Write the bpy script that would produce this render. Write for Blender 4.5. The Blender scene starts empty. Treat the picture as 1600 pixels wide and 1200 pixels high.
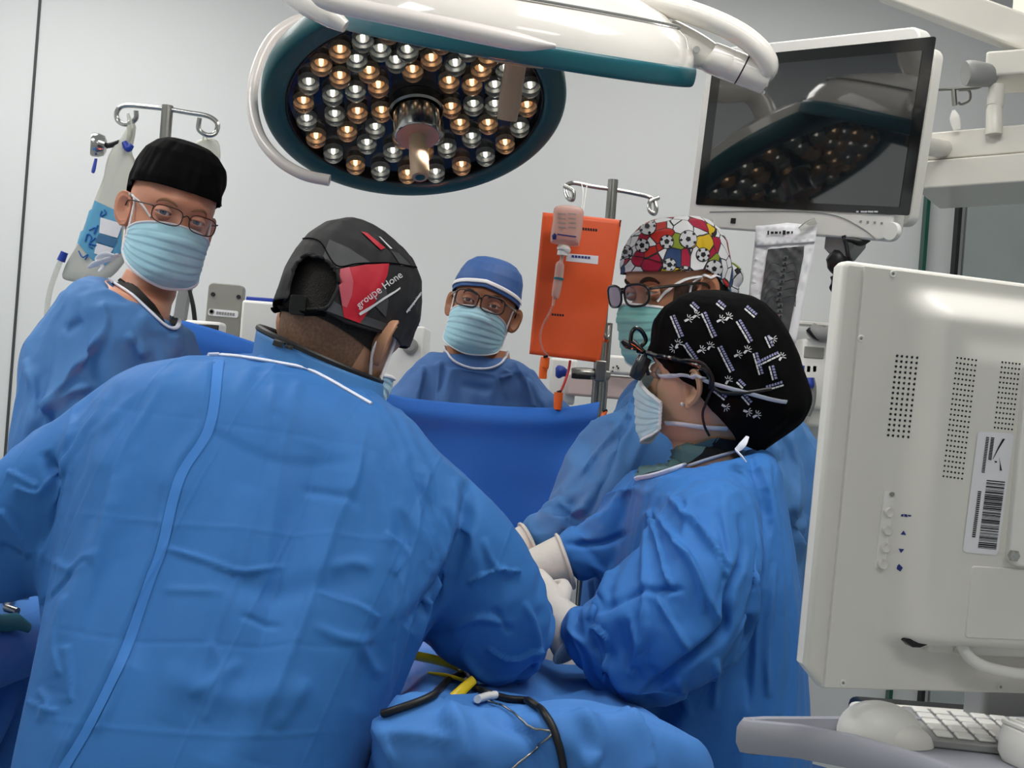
import bpy, bmesh, math, random
import numpy as np
from mathutils import Vector, Matrix, noise
from mathutils.bvhtree import BVHTree
random.seed(7)
SC = bpy.context.scene
C = SC.collection
# ------------------------------------------------------------------ camera
F = 1700.0                       # focal length in pixels of the 1600x1200 frame
ROLL = math.radians(4.4)
CAM = Vector((0, 0, 1.40))
RV = Vector((math.cos(ROLL), 0, math.sin(ROLL)))
UV = Vector((-math.sin(ROLL), 0, math.cos(ROLL)))
cd = bpy.data.cameras.new('camera'); cam = bpy.data.objects.new('camera', cd); C.objects.link(cam)
cd.sensor_width = 36; cd.lens = F / 1600 * 36; cd.clip_start = .02
cam.matrix_world = Matrix(((RV.x, UV.x, 0, CAM.x), (RV.y, UV.y, -1, CAM.y), (RV.z, UV.z, 0, CAM.z), (0, 0, 0, 1)))
SC.camera = cam
# ------------------------------------------------------------------ world, light, exposure
w = bpy.data.worlds.new('world'); SC.world = w; w.use_nodes = True
w.node_tree.nodes['Background'].inputs[0].default_value = (.8, .85, .9, 1)
w.node_tree.nodes['Background'].inputs[1].default_value = .05
SC.view_settings.view_transform = 'Standard'; SC.view_settings.look = 'None'
SC.view_settings.gamma = 1; SC.view_settings.use_curve_mapping = False
SC.view_settings.exposure = 0.12
CEIL = 2.95
def area(name, loc, size, power, col, tgt=None, sy=None):
    l = bpy.data.lights.new(name, 'AREA'); l.energy = power; l.color = col; l.shape = 'RECTANGLE'; l.size = size; l.size_y = sy or size
    o = bpy.data.objects.new(name, l); C.objects.link(o); o.location = loc
    if tgt is not None: o.rotation_euler = (Vector(tgt) - Vector(loc)).to_track_quat('-Z', 'Y').to_euler()
    return o
LIGHT_SPOTS = [(-1.7, -.7), (.6, -.7), (-1.7, 1.1), (.6, 1.1), (-1.7, 2.75), (.6, 2.75)]
for i, (x, y) in enumerate(LIGHT_SPOTS):
    area('ceiling_lamp', (x, y, CEIL - .05), 1.1, ({-.7: 2, 1.1: 18, 2.75: 18} if x < 0 else {-.7: 8, 1.1: 18, 2.75: 8})[y], (1, .985, .955), sy=.55)
def spot(name, loc, tgt, power, col, ang, r):
    l = bpy.data.lights.new(name, 'SPOT'); l.energy = power; l.color = col; l.spot_size = math.radians(ang); l.spot_blend = .5; l.shadow_soft_size = r
    o = bpy.data.objects.new(name, l); C.objects.link(o); o.location = loc
    o.rotation_euler = (Vector(tgt) - Vector(loc)).to_track_quat('-Z', 'Y').to_euler()

# ------------------------------------------------------------------ helpers
def P(px, py, d):
    """point seen at pixel (px,py) of the photograph, at distance d in front of the camera"""
    return CAM + RV * ((px - 800) / F * d) + UV * ((600 - py) / F * d) + Vector((0, d, 0))
def PX(p):
    q = Vector(p) - CAM
    return 800 + q.dot(RV) / q.y * F, 600 - q.dot(UV) / q.y * F
def ray(px, py): return (P(px, py, 1) - CAM).normalized()
def lin(c):
    c = c.lstrip('#'); r = []
    for i in (0, 2, 4):
        v = int(c[i:i + 2], 16) / 255
        r.append(v / 12.92 if v <= .04045 else ((v + .055) / 1.055) ** 2.4)
    return (*r, 1)
MATS = {}
def mat(name, col, rough=.5, metal=0, var=.05, bump=0, bscale=60, spec=.5, trans=0, emit=0, emcol=None, sss=0, coat=0, vscale=8, alpha=1, ior=1.45):
    """procedural material: principled shader, noise varied colour, optional noise relief"""
    m = bpy.data.materials.new(name); m.use_nodes = True; MATS[name] = m
    nt = m.node_tree; b = nt.nodes['Principled BSDF']; L = nt.links
    col = lin(col) if isinstance(col, str) else (*col, 1)
    tc = nt.nodes.new('ShaderNodeTexCoord')
    n = nt.nodes.new('ShaderNodeTexNoise'); n.inputs['Scale'].default_value = vscale; n.inputs['Detail'].default_value = 4
    L.new(tc.outputs['Object'], n.inputs['Vector'])
    r = nt.nodes.new('ShaderNodeValToRGB')
    r.color_ramp.elements[0].position = .3; r.color_ramp.elements[1].position = .7
    r.color_ramp.elements[0].color = (*[c * (1 - var) for c in col[:3]], 1)
    r.color_ramp.elements[1].color = (*[min(1, c * (1 + var)) for c in col[:3]], 1)
    L.new(n.outputs['Fac'], r.inputs['Fac']); L.new(r.outputs['Color'], b.inputs['Base Color'])
    b.inputs['Roughness'].default_value = rough; b.inputs['Metallic'].default_value = metal
    b.inputs['Specular IOR Level'].default_value = spec; b.inputs['Transmission Weight'].default_value = trans
    b.inputs['IOR'].default_value = ior; b.inputs['Coat Weight'].default_value = coat; b.inputs['Alpha'].default_value = alpha
    if sss:
        b.inputs['Subsurface Weight'].default_value = sss; b.inputs['Subsurface Radius'].default_value = (.012, .005, .003); b.inputs['Subsurface Scale'].default_value = .5
    if emit:
        b.inputs['Emission Color'].default_value = lin(emcol) if emcol else col; b.inputs['Emission Strength'].default_value = emit
    if bump:
        n2 = nt.nodes.new('ShaderNodeTexNoise'); n2.inputs['Scale'].default_value = bscale; n2.inputs['Detail'].default_value = 3
        L.new(tc.outputs['Object'], n2.inputs['Vector'])
        bp = nt.nodes.new('ShaderNodeBump'); bp.inputs['Strength'].default_value = bump; bp.inputs['Distance'].default_value = .004
        L.new(n2.outputs['Fac'], bp.inputs['Height']); L.new(bp.outputs['Normal'], b.inputs['Normal'])
    return m
def gown_mat(name, col, dark=.82, crease=.5, rough=.66, cs=7.0, fold=.5):
    """non-woven surgical fabric: crumple creases, packing folds and a fine fleece relief"""
    m = mat(name, col, rough=rough, var=.06, vscale=5, spec=.25)
    nt = m.node_tree; b = nt.nodes['Principled BSDF']; L = nt.links
    tc = nt.nodes.new('ShaderNodeTexCoord')
    wn = nt.nodes.new('ShaderNodeTexNoise'); wn.inputs['Scale'].default_value = 4; wn.inputs['Detail'].default_value = 2
    L.new(tc.outputs['Object'], wn.inputs['Vector'])
    mx = nt.nodes.new('ShaderNodeMix'); mx.data_type = 'VECTOR'; mx.inputs['Factor'].default_value = .12
    L.new(tc.outputs['Object'], mx.inputs['A']); L.new(wn.outputs['Color'], mx.inputs['B'])
    mp = nt.nodes.new('ShaderNodeMapping'); mp.inputs['Scale'].default_value = (1.0, .8, .55); mp.inputs['Rotation'].default_value = (.1, .35, .2)
    L.new(mx.outputs['Result'], mp.inputs['Vector'])
    v = nt.nodes.new('ShaderNodeTexVoronoi'); v.feature = 'DISTANCE_TO_EDGE'; v.inputs['Scale'].default_value = cs
    L.new(mp.outputs['Vector'], v.inputs['Vector'])
    mr = nt.nodes.new('ShaderNodeMapRange'); mr.inputs['From Max'].default_value = .16; mr.interpolation_type = 'SMOOTHSTEP'
    L.new(v.outputs['Distance'], mr.inputs['Value'])
    v2 = nt.nodes.new('ShaderNodeTexVoronoi'); v2.feature = 'F1'; v2.inputs['Scale'].default_value = cs * 1.7
    L.new(mp.outputs['Vector'], v2.inputs['Vector'])
    n2 = nt.nodes.new('ShaderNodeTexNoise'); n2.inputs['Scale'].default_value = 420
    L.new(tc.outputs['Object'], n2.inputs['Vector'])
    # packing folds: regular straight creases
    wv = nt.nodes.new('ShaderNodeTexWave'); wv.bands_direction = 'X'; wv.wave_profile = 'TRI'; wv.inputs['Scale'].default_value = 2.6; wv.inputs['Distortion'].default_value = .25
    mp2 = nt.nodes.new('ShaderNodeMapping'); mp2.inputs['Rotation'].default_value = (0, math.radians(-18), 0)
    L.new(tc.outputs['Object'], mp2.inputs['Vector']); L.new(mp2.outputs['Vector'], wv.inputs['Vector'])
    mr2 = nt.nodes.new('ShaderNodeMapRange'); mr2.inputs['From Max'].default_value = .07; mr2.interpolation_type = 'SMOOTHSTEP'
    L.new(wv.outputs['Fac'], mr2.inputs['Value'])
    def madd(a, k, bs):
        q = nt.nodes.new('ShaderNodeMath'); q.operation = 'MULTIPLY_ADD'; L.new(a, q.inputs[0]); q.inputs[1].default_value = k
        if bs is None: q.inputs[2].default_value = 0
        else: L.new(bs, q.inputs[2])
        return q.outputs[0]
    h = madd(mr.outputs['Result'], -.30, None); h = madd(v2.outputs['Distance'], .9, h); h = madd(n2.outputs['Fac'], .02, h); h = madd(mr2.outputs['Result'], -fold, h)
    bp = nt.nodes.new('ShaderNodeBump'); bp.inputs['Strength'].default_value = crease; bp.inputs['Distance'].default_value = .006
    L.new(h, bp.inputs['Height']); L.new(bp.outputs['Normal'], b.inputs['Normal'])
    b.inputs['Sheen Weight'].default_value = .04; b.inputs['Sheen Roughness'].default_value = .4
    return m

def spl(pts, n=8, closed=False):
    """Catmull-Rom through points (any tuple length)"""
    A = [np.array(p, float) for p in pts]; k = len(A); out = []
    segs = k if closed else k - 1
    for i in range(segs):
        p0 = A[(i - 1) % k] if closed or i > 0 else 2 * A[0] - A[1]
        p1 = A[i]; p2 = A[(i + 1) % k]
        p3 = A[(i + 2) % k] if closed or i + 2 < k else 2 * A[-1] - A[-2]
        for j in range(n):
            t = j / n
            out.append(.5 * ((2 * p1) + (-p0 + p2) * t + (2 * p0 - 5 * p1 + 4 * p2 - p3) * t * t + (-p0 + 3 * p1 - 3 * p2 + p3) * t ** 3))
    if not closed: out.append(A[-1])
    return out
class MB:
    """mesh builder; xf maps local to world"""
    def __init__(s, xf=None): s.v = []; s.f = []; s.mi = []; s.xf = xf or Matrix()
    def add(s, vs, fs, mi=0):
        o = len(s.v); s.v += [s.xf @ Vector(v) for v in vs]; s.f += [tuple(i + o for i in f) for f in fs]; s.mi += [mi] * len(fs); return s
    def box(s, c, sz, mi=0, rot=None):
        vs = []
        for i in (-.5, .5):
            for j in (-.5, .5):
                for k in (-.5, .5):
                    q = Vector((i * sz[0], j * sz[1], k * sz[2]))
                    if rot: q = rot @ q
                    vs.append(q + Vector(c))
        return s.add(vs, [(0, 1, 3, 2), (4, 6, 7, 5), (0, 4, 5, 1), (2, 3, 7, 6), (0, 2, 6, 4), (1, 5, 7, 3)], mi)
    def loft(s, rings, cap=True, mi=0, closed=False, open_ring=False):
        n = len(rings[0]); vs = [p for r in rings for p in r]; fs = []; m = len(rings)
        for i in range(m if closed else m - 1):
            a = i * n; b = ((i + 1) % m) * n
            for j in range(n - 1 if open_ring else n):
                k = (j + 1) % n; fs.append((a + j, a + k, b + k, b + j))
        if cap and not closed and not open_ring: fs.append(tuple(range(n))[::-1]); fs.append(tuple((m - 1) * n + j for j in range(n)))
        return s.add(vs, fs, mi)
    def tube(s, pts, r, n=10, closed=False, mi=0, cap=True, flat=1.0, up=None):
        pts = [Vector(p) for p in pts]; m = len(pts); rings = []; prev = None
        for i, p in enumerate(pts):
            a = pts[(i - 1) % m] if (closed or i > 0) else pts[i]; b = pts[(i + 1) % m] if (closed or i < m - 1) else pts[i]
            t = (b - a)
            t = t.normalized() if t.length > 1e-9 else Vector((0, 0, 1))
            if up is not None: u = (Vector(up) - t * Vector(up).dot(t)).normalized()
            elif prev is None:
                u = t.orthogonal().normalized()
            else:
                u = prev - t * prev.dot(t); u = u.normalized() if u.length > 1e-6 else t.orthogonal().normalized()
            prev = u; vv = t.cross(u); rr = r[i] if hasattr(r, '__len__') else r
            rings.append([p + u * (rr * flat * math.cos(2 * math.pi * k / n)) + vv * (rr * math.sin(2 * math.pi * k / n)) for k in range(n)])
        return s.loft(rings, cap=cap, closed=closed, mi=mi)
    def lathe(s, prof, n=32, m4=None, mi=0, cap=True):
        m4 = m4 or Matrix(); rings = []
        for r, z in prof: rings.append([m4 @ Vector((r * math.cos(2 * math.pi * k / n), r * math.sin(2 * math.pi * k / n), z)) for k in range(n)])
        return s.loft(rings, cap=cap, mi=mi)
    def sphere(s, c, r, n=16, m=10, mi=0, sc=(1, 1, 1)):
        rings = []
        for i in range(m + 1):
            a = math.pi * min(max(i / m, .001), .999)
            rings.append([Vector(c) + Vector((sc[0] * r * math.sin(a) * math.cos(2 * math.pi * k / n), sc[1] * r * math.sin(a) * math.sin(2 * math.pi * k / n), sc[2] * r * math.cos(a))) for k in range(n)])
        return s.loft(rings, cap=True, mi=mi)
    def prism(s, poly, z0, z1, m4=None, mi=0):
        m4 = m4 or Matrix(); n = len(poly)
        vs = [m4 @ Vector((x, y, z0)) for x, y in poly] + [m4 @ Vector((x, y, z1)) for x, y in poly]
        return s.add(vs, [tuple(range(n))[::-1], tuple(range(n, 2 * n))] + [(i, (i + 1) % n, n + (i + 1) % n, n + i) for i in range(n)], mi)
    def rbox(s, x0, y0, x1, y1, z0, z1, r=.01, k=5, m4=None, mi=0):
        return s.prism(rrect(x0, y0, x1, y1, r, k), z0, z1, m4, mi)
    def build(s, name, mats, parent=None, smooth=True, bevel=0, sub=0, auto=40, solid=0):
        me = bpy.data.meshes.new(name); me.from_pydata([tuple(v) for v in s.v], [], s.f); 
        return finish(name, me, mats, parent, smooth, bevel, sub, auto, s.mi, solid)
def rrect(x0, y0, x1, y1, r, k=5):
    out = []
    for cx, cy, a in ((x1 - r, y1 - r, 0), (x0 + r, y1 - r, 90), (x0 + r, y0 + r, 180), (x1 - r, y0 + r, 270)):
        for i in range(k + 1):
            t = math.radians(a + 90 * i / k); out.append((cx + r * math.cos(t), cy + r * math.sin(t)))
    return out
def finish(name, me, mats, parent=None, smooth=True, bevel=0, sub=0, auto=40, mi=None, solid=0):
    bm = bmesh.new(); bm.from_mesh(me); bmesh.ops.recalc_face_normals(bm, faces=bm.faces); bm.to_mesh(me); bm.free()
    o = bpy.data.objects.new(name, me); C.objects.link(o)
    for m in (mats if isinstance(mats, (list, tuple)) else [mats]): me.materials.append(MATS[m] if isinstance(m, str) else m)
    if mi: me.polygons.foreach_set('material_index', mi)
    if smooth:
        me.polygons.foreach_set('use_smooth', [True] * len(me.polygons))
        if auto:
            try: me.set_sharp_from_angle(angle=math.radians(auto))
            except Exception: pass
    if solid:
        q = o.modifiers.new('solid', 'SOLIDIFY'); q.thickness = solid; q.offset = 0
    if bevel:
        q = o.modifiers.new('bevel', 'BEVEL'); q.width = bevel; q.segments = 3; q.limit_method = 'ANGLE'; q.angle_limit = math.radians(50); q.harden_normals = False
    if sub:
        q = o.modifiers.new('sub', 'SUBSURF'); q.levels = q.render_levels = sub
    if parent is not None: setpar(o, parent)
    return o
WORLD = {}
def setpar(o, parent):
    o.parent = parent; o.matrix_parent_inverse = WORLD.get(parent.name, Matrix()).inverted()
def thing(name, label, cat, loc=(0, 0, 0), group=None):
    o = bpy.data.objects.new(name, None); C.objects.link(o); o.location = loc; o.empty_display_size = .05
    o['label'] = label; o['category'] = cat
    if group: o['group'] = group
    WORLD[o.name] = Matrix.Translation(Vector(loc)); return o
def tag(o, label, cat, group=None):
    o['label'] = label; o['category'] = cat
    if group: o['group'] = group
    return o
def struct(name, mb, m, parent=None, **k):
    o = mb.build(name, m, parent, **k)
    if parent is None: o['kind'] = 'structure'
    return o
def evalmesh(o):
    dg = bpy.context.evaluated_depsgraph_get(); dg.update()
    e = o.evaluated_get(dg); return bpy.data.meshes.new_from_object(e, depsgraph=dg)
def bvh(objs, evaluate=True):
    vs = []; fs = []
    for o in (objs if isinstance(objs, (list, tuple)) else [objs]):
        me = evalmesh(o) if evaluate and o.modifiers else o.data
        k = len(vs); vs += [v.co.copy() for v in me.vertices]; fs += [tuple(i + k for i in p.vertices) for p in me.polygons]
    return BVHTree.FromPolygons(vs, fs)
def hit(tree, px, py, off=.001, fallback=None):
    loc, nor, i, d = tree.ray_cast(CAM, ray(px, py))
    if loc is None: return None
    if nor.dot(ray(px, py)) > 0: nor = -nor
    return loc + nor * off
def frame_px(TL, TR, BL):
    """local frame of a rectangular thing: origin top left, x along its width, y down its height, z out of its face; returns matrix, width, height"""
    a, b, c = P(*TL), P(*TR), P(*BL)
    u = (b - a); W = u.length; u.normalize(); v = c - a; H = v.length; v = (v - u * v.dot(u)).normalized(); n = v.cross(u)
    return Matrix(((u.x, v.x, n.x, a.x), (u.y, v.y, n.y, a.y), (u.z, v.z, n.z, a.z), (0, 0, 0, 1))), W, H
def local_px(M, px, py, z=0):
    """where the ray of a pixel meets the plane z of frame M, in local x, y"""
    Mi = M.inverted(); o = Mi @ CAM; d = Mi.to_3x3() @ ray(px, py); t = (z - o.z) / d.z; q = o + d * t; return q.x, q.y
def text_mesh(body, size=1.0, extrude=0.0):
    cu = bpy.data.curves.new('lettering', 'FONT'); cu.body = body; cu.size = size; cu.offset = .004; cu.extrude = extrude; cu.align_x = 'CENTER'; cu.align_y = 'CENTER'; cu.resolution_u = 3
    o = bpy.data.objects.new('lettering', cu); C.objects.link(o); me = evalmesh(o)
    vs = [tuple(v.co) for v in me.vertices]; fs = [tuple(p.vertices) for p in me.polygons]
    bpy.data.objects.remove(o); bpy.data.meshes.remove(me); return vs, fs
def fill_px(poly, step=6):
    """triangulated, subdivided polygon in pixels"""
    bm = bmesh.new(); vs = [bm.verts.new((x, y, 0)) for x, y in poly]; bm.faces.new(vs)
    bmesh.ops.triangulate(bm, faces=bm.faces)
    for _ in range(5):
        es = [e for e in bm.edges if e.calc_length() > step]
        if not es: break
        bmesh.ops.subdivide_edges(bm, edges=es, cuts=1); bmesh.ops.triangulate(bm, faces=bm.faces)
    bm.verts.index_update(); r = [(v.co.x, v.co.y) for v in bm.verts], [tuple(v.index for v in f.verts) for f in bm.faces]; bm.free(); return r
def decal(name, shapes, tree, m, parent, off=.0015, step=6):
    """flat print: polygons drawn over a surface and laid onto it"""
    mb = MB()
    for sh in shapes:
        vs, fs = sh if (len(sh) == 2 and sh[1] and isinstance(sh[1][0][0], int) and len(sh[1][0]) > 2) else fill_px(sh, step)
        pts = [hit(tree, x, y, off) for x, y in vs]
        idx = {}; ok = []
        for i, p in enumerate(pts):
            if p is not None: idx[i] = len(ok); ok.append(p)
        mb.add(ok, [tuple(idx[i] for i in f) for f in fs if all(i in idx for i in f)])
    o = mb.build(name, m, parent, auto=0)
    if len(shapes) > 3: o['kind'] = 'stuff'
    return o
def trim_px(name, pts, tree, r, m, parent, off=0, n=8, flat=1.0, sp=6):
    q = [hit(tree, x, y, off) for x, y in spl(pts, sp)]; q = [p for p in q if p is not None]
    return MB().tube(q, r, n=n, flat=flat).build(name, m, parent)
# ------------------------------------------------------------------ materials
mat('wall_paint', '#d0d3d4', .55, var=.015, vscale=1.5)
mat('wall_joint', '#3a3d40', .6)
mat('floor_vinyl', '#a9b0b2', .35, var=.06, vscale=14)
mat('ceiling_paint', '#e4e4e2', .8, var=.02)
mat('door_panel', '#9aa3a2', .25, var=.03)
mat('glass_edge', '#0d4a3d', .15)
mat('lamp_panel', '#ffffff', .5, emit=2.2, emcol='#fff8ee')
mat('beige_paint', '#d9d6cd', .42, var=.02, coat=.2)
mat('white_plastic', '#e6e5e0', .38, var=.02, coat=.1)
mat('offwhite_plastic', '#dedcd5', .45, var=.02)
mat('warm_white_shell', '#e9e5de', .16, var=.01, coat=.8)
mat('tube_white', '#dcd6d2', .3, var=.02, coat=.4)
mat('teal_rubber', '#0b4f55', .45, var=.08, coat=.1)
mat('teal_rubber_bright', '#0e5c68', .4, var=.08, coat=.15)
mat('lens_plate', '#1d1a1a', .18, var=.1, coat=.5)
mat('black_plastic', '#0c0c0d', .35, var=.1)
mat('black_rubber', '#101113', .45, var=.1)
mat('screen_glass', '#14181b', .04, var=.03, spec=.9, coat=1)
mat('screen_bezel', '#0d0f10', .12, spec=.7)
mat('chrome', '#b9b9b6', .18, metal=1)
mat('steel', '#8d8d89', .3, metal=1)
mat('grey_plastic', '#8d8e8d', .45, var=.03)
mat('grey_plate', '#8e8d86', .5, var=.03)
mat('lavender_grey', '#7f828c', .5, var=.02)
mat('tray_grey', '#9799a3', .5, var=.02)
mat('paper_white', '#e6e6ea', .7, var=.02)
mat('ink_black', '#15151a', .7)
mat('ink_blue', '#23307c', .6)
mat('orange_pouch', '#ea5c26', .45, var=.05, bump=.12, bscale=9, coat=.1)
mat('orange_clip', '#f0661a', .4)
mat('red_wire', '#b3231f', .4)
mat('yellow_plastic', '#e8c816', .35, var=.04, coat=.3)
mat('clear_plastic', '#e6e6df', .12, var=.02, trans=.85, ior=1.2)
mat('frosted_bag', '#dadbd2', .3, var=.05, trans=.35, ior=1.2, bump=.25, bscale=14)
mat('bag_label', '#5aa0c4', .5)
mat('ink_pen', '#1a63b0', .6)
mat('blue_plastic', '#2440a0', .35)
mat('skin_pale', '#c98d72', .48, sss=.25, var=.06, vscale=30, bump=.1, bscale=350)
mat('skin_tan', '#9a6648', .5, sss=.2, var=.08, vscale=30, bump=.1, bscale=350)
mat('skin_medium', '#bd8464', .48, sss=.22, var=.06, vscale=30, bump=.1, bscale=350)
mat('skin_olive', '#b98a6c', .5, sss=.2, var=.07, vscale=30, bump=.1, bscale=350)
mat('skin_light', '#d2a586', .48, sss=.22, var=.06, vscale=30, bump=.1, bscale=350)
mat('bounce_orange', '#c2501a', .85, var=.15)  # colour of the added patch that warms the bounced light
mat('sclera', '#d9cfc8', .2); mat('iris_blue', '#4d6272', .2); mat('iris_brown', '#3a2113', .2); mat('pupil', '#050505', .1)
mat('brow_dark', '#2a1c14', .8); mat('brow_fair', '#8d654a', .8)
mat('hair_dark', '#120d0a', .7, var=.4, vscale=300, bump=.8, bscale=500)
mat('stubble', '#4a352b', .8, var=.3, vscale=200)
mat('cap_black', '#070708', .9, var=.15, bump=.15, bscale=60, spec=.12)
mat('cap_charcoal', '#1b1b1d', .75, var=.12, bump=.2, bscale=40)
mat('cap_grey', '#3f4043', .65, var=.1, bump=.2, bscale=40)
mat('cap_red', '#b5122a', .6, var=.06, bump=.2, bscale=40)
mat('cap_pink', '#b8505e', .6, var=.06)
mat('cap_blue', '#2f5590', .6, var=.05, bump=.25, bscale=30)
mat('print_white', '#cfcfd2', .7); mat('print_lilac', '#8f8fb8', .7)
mat('mask_blue', '#a6d0de', .7, var=.05, bump=.2, bscale=60, spec=.2)
mat('mask_green', '#86c4bf', .7, var=.05, bump=.2, bscale=60, spec=.2)
mat('mask_white', '#e2e2e4', .7, var=.02, spec=.2)
mat('mask_pale', '#b9dbe4', .7, var=.05, bump=.2, bscale=60, spec=.2)
mat('frame_black', '#0b0b0c', .25, var=.1, coat=.3)
mat('frame_metal', '#3d3531', .3, metal=.7)
mat('loupe_smoke', '#33363a', .12, trans=.4)
mat('glove', '#d3cdc4', .55, var=.06, bump=.35, bscale=45, sss=.05)
mat('gown_trim', '#dfe3ee', .7)
mat('scrub_blue', '#274f86', .7, var=.08); mat('shoe', '#e0e0e0', .5)
mat('undershirt_black', '#0d0d0f', .8, var=.2, bump=.2, bscale=80)
mat('scrub_teal', '#4f6f72', .75, var=.08, bump=.2, bscale=60)
mat('collar_blue', '#3d79b4', .5, var=.06, bump=.15, bscale=25)
mat('pearl', '#efe6da', .15, coat=1)
mat('field_green', '#0f6d7a', .6)
gown_mat('gown_blue', '#346fb2', crease=.4, fold=.22)
gown_mat('gown_blue_far', '#4c7db6', crease=.45, fold=.1)
gown_mat('gown_slate', '#4a70a8', crease=.3, fold=0, cs=4)
gown_mat('gown_blue_woman', '#3976be', crease=.5, fold=.1)
gown_mat('gown_seam', '#3f7cc6', crease=.2)
gown_mat('drape_blue', '#467fc6', crease=.25, cs=3, fold=.15)
gown_mat('drape_deep', '#2a6cc8', crease=.2, cs=2.5, fold=0)
m = mat('cap_football', '#e8e8e8', .7, var=0, bump=.15, bscale=60)
nt = m.node_tree; b_ = nt.nodes['Principled BSDF']; tc = nt.nodes.new('ShaderNodeTexCoord')
vo = nt.nodes.new('ShaderNodeTexVoronoi'); vo.inputs['Scale'].default_value = 34; nt.links.new(tc.outputs['Object'], vo.inputs['Vector'])
ve = nt.nodes.new('ShaderNodeTexVoronoi'); ve.feature = 'DISTANCE_TO_EDGE'; ve.inputs['Scale'].default_value = 34; nt.links.new(tc.outputs['Object'], ve.inputs['Vector'])
sx = nt.nodes.new('ShaderNodeSeparateColor'); nt.links.new(vo.outputs['Color'], sx.inputs[0])
cr = nt.nodes.new('ShaderNodeValToRGB'); cr.color_ramp.interpolation = 'CONSTANT'
pal = [(0, '#e4e4e6'), (.28, '#a8123a'), (.42, '#dcdce0'), (.52, '#d8b41e'), (.60, '#e4e4e6'), (.68, '#20406e'), (.74, '#bf2a1e'), (.82, '#8a9a2a'), (.88, '#e4e4e6'), (.94, '#3f8fb0')]
while len(cr.color_ramp.elements) < len(pal): cr.color_ramp.elements.new(.5)
for e, (p_, c_) in zip(cr.color_ramp.elements, pal): e.position = p_; e.color = lin(c_)
nt.links.new(sx.outputs[0], cr.inputs[0])
gt = nt.nodes.new('ShaderNodeMath'); gt.operation = 'GREATER_THAN'; gt.inputs[1].default_value = .035; nt.links.new(ve.outputs['Distance'], gt.inputs[0])
mxc = nt.nodes.new('ShaderNodeMix'); mxc.data_type = 'RGBA'; mxc.inputs['A'].default_value = (.02, .02, .025, 1); nt.links.new(gt.outputs[0], mxc.inputs['Factor']); nt.links.new(cr.outputs[0], mxc.inputs['B']); nt.links.new(mxc.outputs['Result'], b_.inputs['Base Color'])
m = bpy.data.materials.new('lens_glass'); m.use_nodes = True; MATS['lens_glass'] = m
nt = m.node_tree; b_ = nt.nodes['Principled BSDF']; tr = nt.nodes.new('ShaderNodeBsdfTransparent'); mx = nt.nodes.new('ShaderNodeMixShader'); fz = nt.nodes.new('ShaderNodeFresnel')
b_.inputs['Roughness'].default_value = .03; b_.inputs['Base Color'].default_value = (.35, .3, .4, 1); fz.inputs[0].default_value = 1.35
ad = nt.nodes.new('ShaderNodeMath'); ad.inputs[1].default_value = .06; nt.links.new(fz.outputs[0], ad.inputs[0])
nt.links.new(ad.outputs[0], mx.inputs[0]); nt.links.new(tr.outputs[0], mx.inputs[1]); nt.links.new(b_.outputs[0], mx.inputs[2]); nt.links.new(mx.outputs[0], nt.nodes['Material Output'].inputs[0])
# ------------------------------------------------------------------ the room
X0, X1, Y0, Y1 = -2.9, 2.5, -2.0, 3.75
struct('floor', MB().box(((X0 + X1) / 2, (Y0 + Y1) / 2, -.05), (X1 - X0 + .3, Y1 - Y0 + .3, .1)), 'floor_vinyl', smooth=False)
struct('ceiling', MB().box(((X0 + X1) / 2, (Y0 + Y1) / 2, CEIL + .05), (X1 - X0 + .3, Y1 - Y0 + .3, .1)), 'ceiling_paint', smooth=False)
struct('wall_back', MB().box(((X0 + X1) / 2, Y1 + .05, CEIL / 2), (X1 - X0, .1, CEIL)), 'wall_paint', smooth=False)
struct('wall_front', MB().box(((X0 + X1) / 2, Y0 - .05, CEIL / 2), (X1 - X0, .1, CEIL)), 'wall_paint', smooth=False)
struct('wall_left', MB().box((X0 - .05, (Y0 + Y1) / 2, CEIL / 2), (.1, Y1 - Y0, CEIL)), 'wall_paint', smooth=False)
struct('wall_right', MB().box((X1 + .05, (Y0 + Y1) / 2, CEIL / 2), (.1, Y1 - Y0, CEIL)), 'wall_paint', smooth=False)
xs = P(40, 300, Y1).x
struct('trim_1', MB().box((xs, Y1 - .002, CEIL / 2), (.008, .006, CEIL)), 'wall_joint', smooth=False)
xd = P(1502, 400, Y1).x
struct('door_1', MB().box(((xd + X1 - .02) / 2, Y1 - .012, 1.12), (X1 - .02 - xd, .02, 2.24)), 'door_panel', smooth=False, bevel=.003)
struct('trim_2', MB().box((P(1441, 370, Y1).x, Y1 - .02, 1.12), (.012, .036, 2.24)), 'glass_edge', smooth=False)
struct('trim_3', MB().box((P(1491, 370, Y1).x, Y1 - .02, 1.12), (.012, .036, 2.24)), 'black_rubber', smooth=False)
for i, (x, y) in enumerate(LIGHT_SPOTS):
    t = thing('ceiling_light', 'flat white light panel in the ceiling, %s row, %s side' % (('rear', 'middle', 'front')[i // 2], ('left', 'right')[i % 2]), 'ceiling light', (x, y, CEIL), 'ceiling light panels')
    MB().box((x, y, CEIL - .02), (1.2, .65, .04)).build('frame', 'white_plastic', t, smooth=False)
    MB().box((x, y, CEIL - .0425), (1.1, .55, .005)).build('diffuser', 'lamp_panel', t, smooth=False)
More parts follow.
